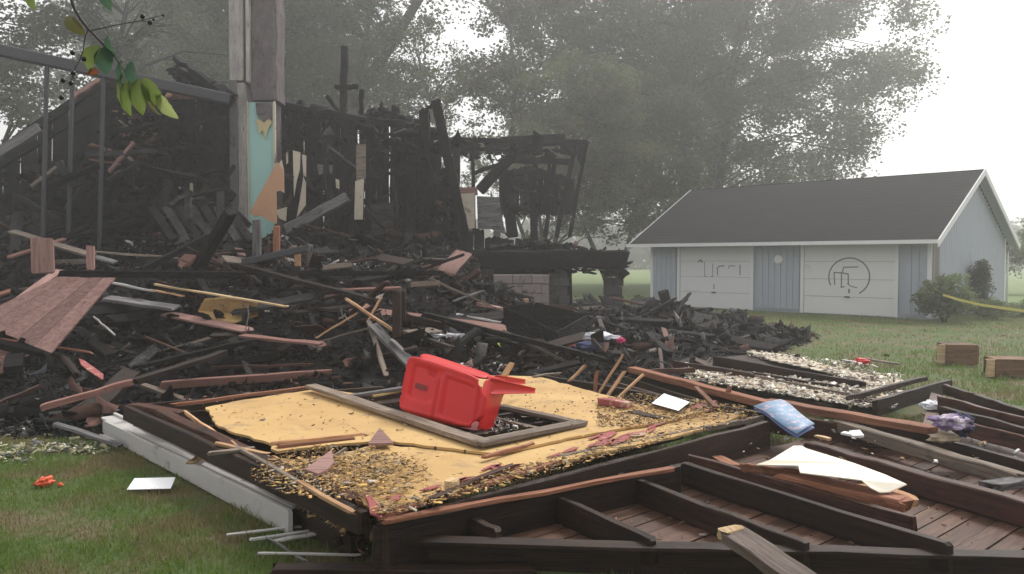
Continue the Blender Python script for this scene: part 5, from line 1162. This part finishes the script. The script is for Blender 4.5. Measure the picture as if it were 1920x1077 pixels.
rag_bundle('clothing', 'small magenta garment beside the white shirt', 'clothing', S(1164, 640, .08), .1, 'pink', 10, (.7, .5, .6)); rag_bundle('clothing', 'dull red rag near the dark blue garment', 'clothing', S(1062, 648, .05), .12, 'flake', 11, (1.6, .6, .3))
rag_bundle('ball', 'lime green ball in the black rubble', 'ball', S(930, 652, .06), .075, 'lime', 0, (1, 1, .8))
rag_bundle('orange_toy', 'small crumpled orange plastic piece on the lawn', 'toy', W(84, 903, .03), .065, 'orange', 12, (.9, 1, .5)); rag_bundle('orange_bit', 'tiny pale orange bit on the lawn beside the orange piece', 'toy', W(113, 909, .01), .02, 'orange', 13)
for i, (x, y, lab) in enumerate(((800, 628, 'crumpled pale wad nearest the dark square post'), (848, 632, 'crumpled pale wad beside the lime ball'), (862, 690, 'wad of pale scraps on the heap by the chair'), (1310, 630, 'tiny white scrap on the small mound'), (1360, 634, 'tiny white scrap past the small mound'))):
    rag_bundle('paper_wad', lab, 'paper', S(x, y, .04), .15 if i < 3 else .07, 'clothw', 20+i, (1.3, .9, .3))
rng = np.random.default_rng(66)
def blob(x, y, sx, sy, n, dz=.04): return np.array([tuple(S(rng.normal(x, sx), rng.normal(y, sy), dz)) for _ in range(n)])
chips('pale_scraps', np.concatenate([blob(815, 630, 28, 9, 110), blob(885, 690, 35, 10, 90), blob(640, 498, 40, 6, 90, .08), blob(530, 490, 20, 8, 50, .08), blob(300, 440, 50, 20, 60), blob(1000, 640, 120, 30, 60), blob(1230, 610, 60, 25, 50)]), .02, .14, 1.5, [(.5, .48, .46), (.35, .3, .28), (.45, .3, .2), (.2, .2, .22)], [4, 3, 1.5, 3], .6, label='pale torn paper and plaster scraps in the black rubble', cat='debris')
chips('insulation_fringe', np.concatenate([np.array([tuple(W(rng.uniform(60, 205), 838+rng.normal(0, 7), .015)) for _ in range(260)]), np.array([tuple(W(rng.uniform(-10, 60), 850+rng.normal(0, 8), .02)) for _ in range(130)])]), .012, .09, 1.6, [(.42, .4, .25), (.5, .48, .45), (.25, .22, .15), (.1, .1, .1)], [5, 2, 3, 3], .4, label='yellowish insulation crumbs along the border of the lawn', cat='debris')
chips('lawn_litter', np.array([(rng.uniform(3, 12), rng.uniform(9.5, 19), .01) for _ in range(130)]), .02, .1, 1.6, [(.03, .03, .03), (.2, .13, .08), (.5, .45, .4), (.12, .08, .06)], [5, 3, .6, 3], .3, label='scattered bits on the bare soil before the garage', cat='debris')
chips('gap_litter', np.array([tuple(W(rng.uniform(1380, 1920), rng.uniform(770, 870), .2)) for _ in range(120)]), .015, .07, 1.6, [(.5, .5, .48), (.2, .13, .08), (.55, .5, .4)], [2, 3, 1], .4, label='litter scattered over the planks', cat='debris')
tt = thing('torn_red_strip', 'torn orange-red strip of painted wood at the heap edge', 'strip', sp(170, 692, .15))
fillpoly([sp(x, y, .15) for x, y in ((148, 672), (158, 676), (178, 690), (194, 702), (193, 712), (180, 704), (165, 694), (152, 684))], 'flake', 'strip', tt, .01)
block3('card', 'small yellow card lying by the blue packet', 'card', W(1530, 818, .2), W(1556, 824, .2), .05, .02, 'pale'); block3('magazine', 'small white and pink magazine near the blue packet', 'magazine', W(1580, 812, .25), W(1616, 818, .25), .07, .02, 'paper')
block3('lime_box', 'battered pale end block on the fallen wall seam', 'block', W(840, 912, .36), W(854, 906, .36), .06, .06, 'pale')
block3('small_card', 'small white card on the deck boards between the joists', 'card', W(1440, 955, .105), W(1456, 953, .105), .025, .008, 'paper')
# wooden boxes on the lawn
MT['chipboard'] = wood('brown_chipboard', (.12, .06, .032), (.22, .125, .065), .35)
def wbox(label, x0, y0, x1, y1, m, seed):
    a = W(x0, y1, 0); wd = (x1-x0)/FPX*a.y; h = (y1-y0)/FPX*a.y*.85; t = thing('wooden_box', label, 'box', a); dp = .38
    c = a+Vector((wd/2, 0, 0)); th = .025; t.rotation_euler = (0, 0, 0)
    X = Vector((math.cos(-.15), math.sin(-.15), 0)); Y = Vector((-X.y, X.x, 0))
    def pn(name, o, L, wdh, axis, mm=m): pass
    for name, p, q_, w2, ro in (('side', c-X*wd*.3+UP*h/2, c+X*wd*.5+UP*h/2, h, math.pi/2), ('side', c-X*wd*.3+Y*dp+UP*h/2, c+X*wd*.5+Y*dp+UP*h/2, h, math.pi/2), ('bottom', c-X*wd*.29+Y*dp/2+UP*.02, c+X*wd*.49+Y*dp/2+UP*.02, dp-.03, 0), ('top', c-X*wd*.29+Y*dp/2+UP*(h-.01), c+X*wd*.49+Y*dp/2+UP*(h-.01), dp-.03, 0)):
        board(p, q_, w2, th, m, name, t, ro, .006, 3)
    board(c+X*wd*.49+Y*.02+UP*h/2, c+X*wd*.49+Y*(dp-.02)+UP*h/2, h-.04, th, m, 'side', t, math.pi/2, .004, 3)
    board(c-X*wd*.5+Y*.0+UP*h/2, c-X*wd*.3+Y*.02+UP*h/2, h, th, 'pale', 'open_flap', t, math.pi/2, .02, 3)
wbox('broken brown chipboard box standing on the lawn', 1760, 640, 1832, 684, 'chipboard', 1)
wbox('darker chipboard box at the edge of the lawn near the plank stack', 1852, 668, 1935, 708, 'chipboard', 2)
rag_bundle('red_can', 'small red object lying in the yard grass', 'litter', W(1614, 679, .06), .1, 'orange' if False else 'redplastic', 30, (1.1, .8, .6)); board(W(1622, 674, .08), W(1690, 684, .04), .06, .03, 'grey', 'loose_lath', None, 0, .02, 4, 'thin brown lath beside the red object in the yard', 'lath'); board(W(1580, 676, .08), W(1604, 680, .06), .08, .03, 'white', 'white_scrap', None, 0, .02, 2, 'whitish wood scrap touching the red object in the yard', 'scrap')
# ------------------------------------------------------------------ caution tape
MT['tape'] = plain('yellow_tape', (.68, .6, .16), .5, .1)
pth = [(1768, 553, 20.2), (1800, 563, 19.5), (1840, 572, 18.6), (1880, 578, 17.6), (1925, 584, 16.6), (2000, 588, 15.5)]; vs = []; fs = []
P0 = D(*pth[0])
for i, (x, y, d) in enumerate(pth): p = D(x, y, d); vs += [p-P0+Vector((0, .01, .03)), p-P0-Vector((0, 0, .03))]
for i in range(len(pth)-1): fs.append((i*2, i*2+1, i*2+3, i*2+2))
tp = link('caution_tape', mesh('caution_tape', vs, fs), 'tape', None, P0); tag(tp, 'yellow caution tape sagging in front of the bushes', 'tape')
md = tp.modifiers.new('t', 'SOLIDIFY'); md.thickness = .001
# ------------------------------------------------------------------ hanging twig with leaves and berries close to the camera
tw = thing('cherry_twig', 'drooping cherry twig with green leaves and black berries hanging from above', 'twig', D(180, 60, 1.6))
MT['twig'] = plain('dark_twig', (.05, .042, .04), .8, .3, 30); MT['berry'] = plain('black_berry', (.012, .01, .014), .3, .2)
dT = 1.6
def P3(x, y, d=dT): return D(x, y, d)
tube([P3(118, -60), P3(130, -10), P3(140, 18), P3(152, 38), P3(166, 55), P3(190, 80), P3(214, 105), P3(234, 135)], [.0032, .003, .0028, .0026, .0024, .0022, .0018, .0012], 'twig', 'stem', tw, 7)
tube([P3(166, 55), P3(160, 68), P3(156, 95), P3(150, 112), P3(140, 130), P3(134, 155), P3(125, 170), P3(114, 183)], [.0014, .0012, .0011, .001, .0009, .0009, .0008, .0006], 'twig', 'stalk', tw, 5)
tube([P3(170, 58), P3(215, 48), P3(265, 39), P3(308, 28)], [.0014, .0012, .001, .0006], 'twig', 'stalk', tw, 5)
for k in ((140, 130, 134, 98), (156, 108, 150, 110), (265, 39, 268, 32), (266, 39, 282, 43)): tube([P3(k[0], k[1]), P3(k[2], k[3])], [.0008, .0005], 'twig', 'stalk', tw, 4)
for (x, y) in ((136, 99), (157, 111), (137, 137), (118, 151), (133, 156), (115, 183), (267, 31), (281, 43), (306, 29), (288, 37)):
    bm = bmesh.new(); bmesh.ops.create_uvsphere(bm, u_segments=10, v_segments=8, radius=.0052 if x not in (306, 288) else .003); me = bpy.data.meshes.new('berry'); bm.to_mesh(me); bm.free()
    me.polygons.foreach_set('use_smooth', [True]*len(me.polygons)); link('berry', me, 'berry', tw, P3(x, y))
def leafm(name, c1, c2):
    m = leaf_mat(name, c1, c2, .5); return m
MT['lg'] = leafm('fresh_leaf', (.15, .21, .055), (.24, .31, .09)); MT['ld'] = leafm('blue_green_leaf', (.06, .12, .07), (.1, .18, .11)); MT['ly'] = leafm('yellowing_leaf', (.35, .42, .14), (.5, .55, .25)); MT['lo'] = leafm('olive_leaf', (.13, .13, .05), (.2, .19, .07)); MT['lr'] = leafm('russet_leaf_edge', (.25, .08, .04), (.3, .12, .06))
def leaf(a, b, wpx, m, d=dT, bend=.01, fold=.35, turn=0.):
    A, B = P3(*a, d), P3(*b, d+.01); ax = B-A; L = ax.length; ax.normalize(); view = Vector((0, 1, 0)); s = ax.cross(view).normalized(); s = (Matrix.Rotation(turn, 3, ax) @ s); nn = s.cross(ax)
    wd = wpx/FPX*d/2; vs = []; fs = []; n = 10
    for i in range(n+1):
        u = i/n; h = wd*(math.sin(math.pi*u**.85)**.8 if 0 < u < 1 else 0.02); p = A+ax*L*u+nn*(-bend*math.sin(math.pi*u))
        sv = .001*math.sin(i*2.3)
        vs += [p+s*h-nn*h*fold*.6+nn*sv, p+s*h*.5-nn*h*fold*.25, p, p-s*h*.5-nn*h*fold*.25, p-s*h-nn*h*fold*.6-nn*sv]
    for i in range(n):
        for k in range(4): a_ = i*5+k; fs.append((a_, a_+1, a_+6, a_+5))
    c = A; o = link('leaf', mesh('leaf', [v-c for v in vs], fs, True), m, tw, c); return o
leaf((160, 66), (123, 32), 24, 'lo'); leaf((60, -16), (66, 20), 18, 'lg'); leaf((206, -20), (208, 21), 30, 'ld', turn=.3)
leaf((188, 86), (170, 138), 44, 'lg', turn=.4); leaf((196, 88), (200, 140), 34, 'ld', turn=-.2); leaf((172, 126), (182, 140), 20, 'lr')
leaf((202, 66), (222, 110), 22, 'ld', turn=.5); leaf((228, 112), (240, 165), 22, 'ld', turn=.6); leaf((246, 115), (258, 165), 24, 'ld', turn=.2)
leaf((232, 135), (236, 212), 20, 'lg', turn=.8); leaf((240, 150), (246, 220), 24, 'lg', turn=.2); leaf((258, 148), (268, 217), 32, 'lg', turn=-.1); leaf((268, 146), (312, 205), 32, 'lg', turn=.1); leaf((295, 175), (335, 223), 26, 'ly', turn=.3); leaf((278, 160), (302, 218), 14, 'lo', turn=.7)

# torn fibrous pieces on the sheathing and nails in the frames
rng = np.random.default_rng(91)
curls('torn_sheathing_flakes', np.concatenate([onplane((480, 900, 800, 960), 420, .352, lower), onplane((700, 1400, 740, 960), 160, .352, lambda x, y: abs(y-(950-(x-716)*.27)) < 22), onplane((400, 1100, 740, 830), 40, .35, lambda x, y: y > 740)]), .012, .06, [(.5, .31, .11), (.36, .22, .1), (.3, .24, .18), (.12, .08, .055), (.4, .36, .3)], [8, 5, 4, 2, 2], 'torn fibrous flakes of sheathing on the fallen wall', flat=.25)
curls('plaster_flakes', onplane((1280, 1700, 655, 765), 500, .2, c2), .02, .11, WP, [6, 6, 3, 2, 1], 'broken flakes of plaster on the dark wall frame', flat=.3)
MT['nail'] = plain('rusty_nail', (.12, .06, .035), .6, .3, 30)
for i, (x, y, z) in enumerate(((905, 838, .40), (1000, 816, .39), (640, 742, .405), (760, 784, .40), (1072, 798, .385), (960, 768, .385))):
    p = W(x, y, z); tube([p-UP*.01, p+Vector((.004*(-1)**i, 0, .012))], [.004, .006], 'nail', 'nail', wf, 6)
for i in (0, 1):
    a, b = DOORS[i]; m_ = (a+b)/2
    gbox('door_handle', m_-.07, m_+.07, -.04, -.008, .52, .56, 'wire')
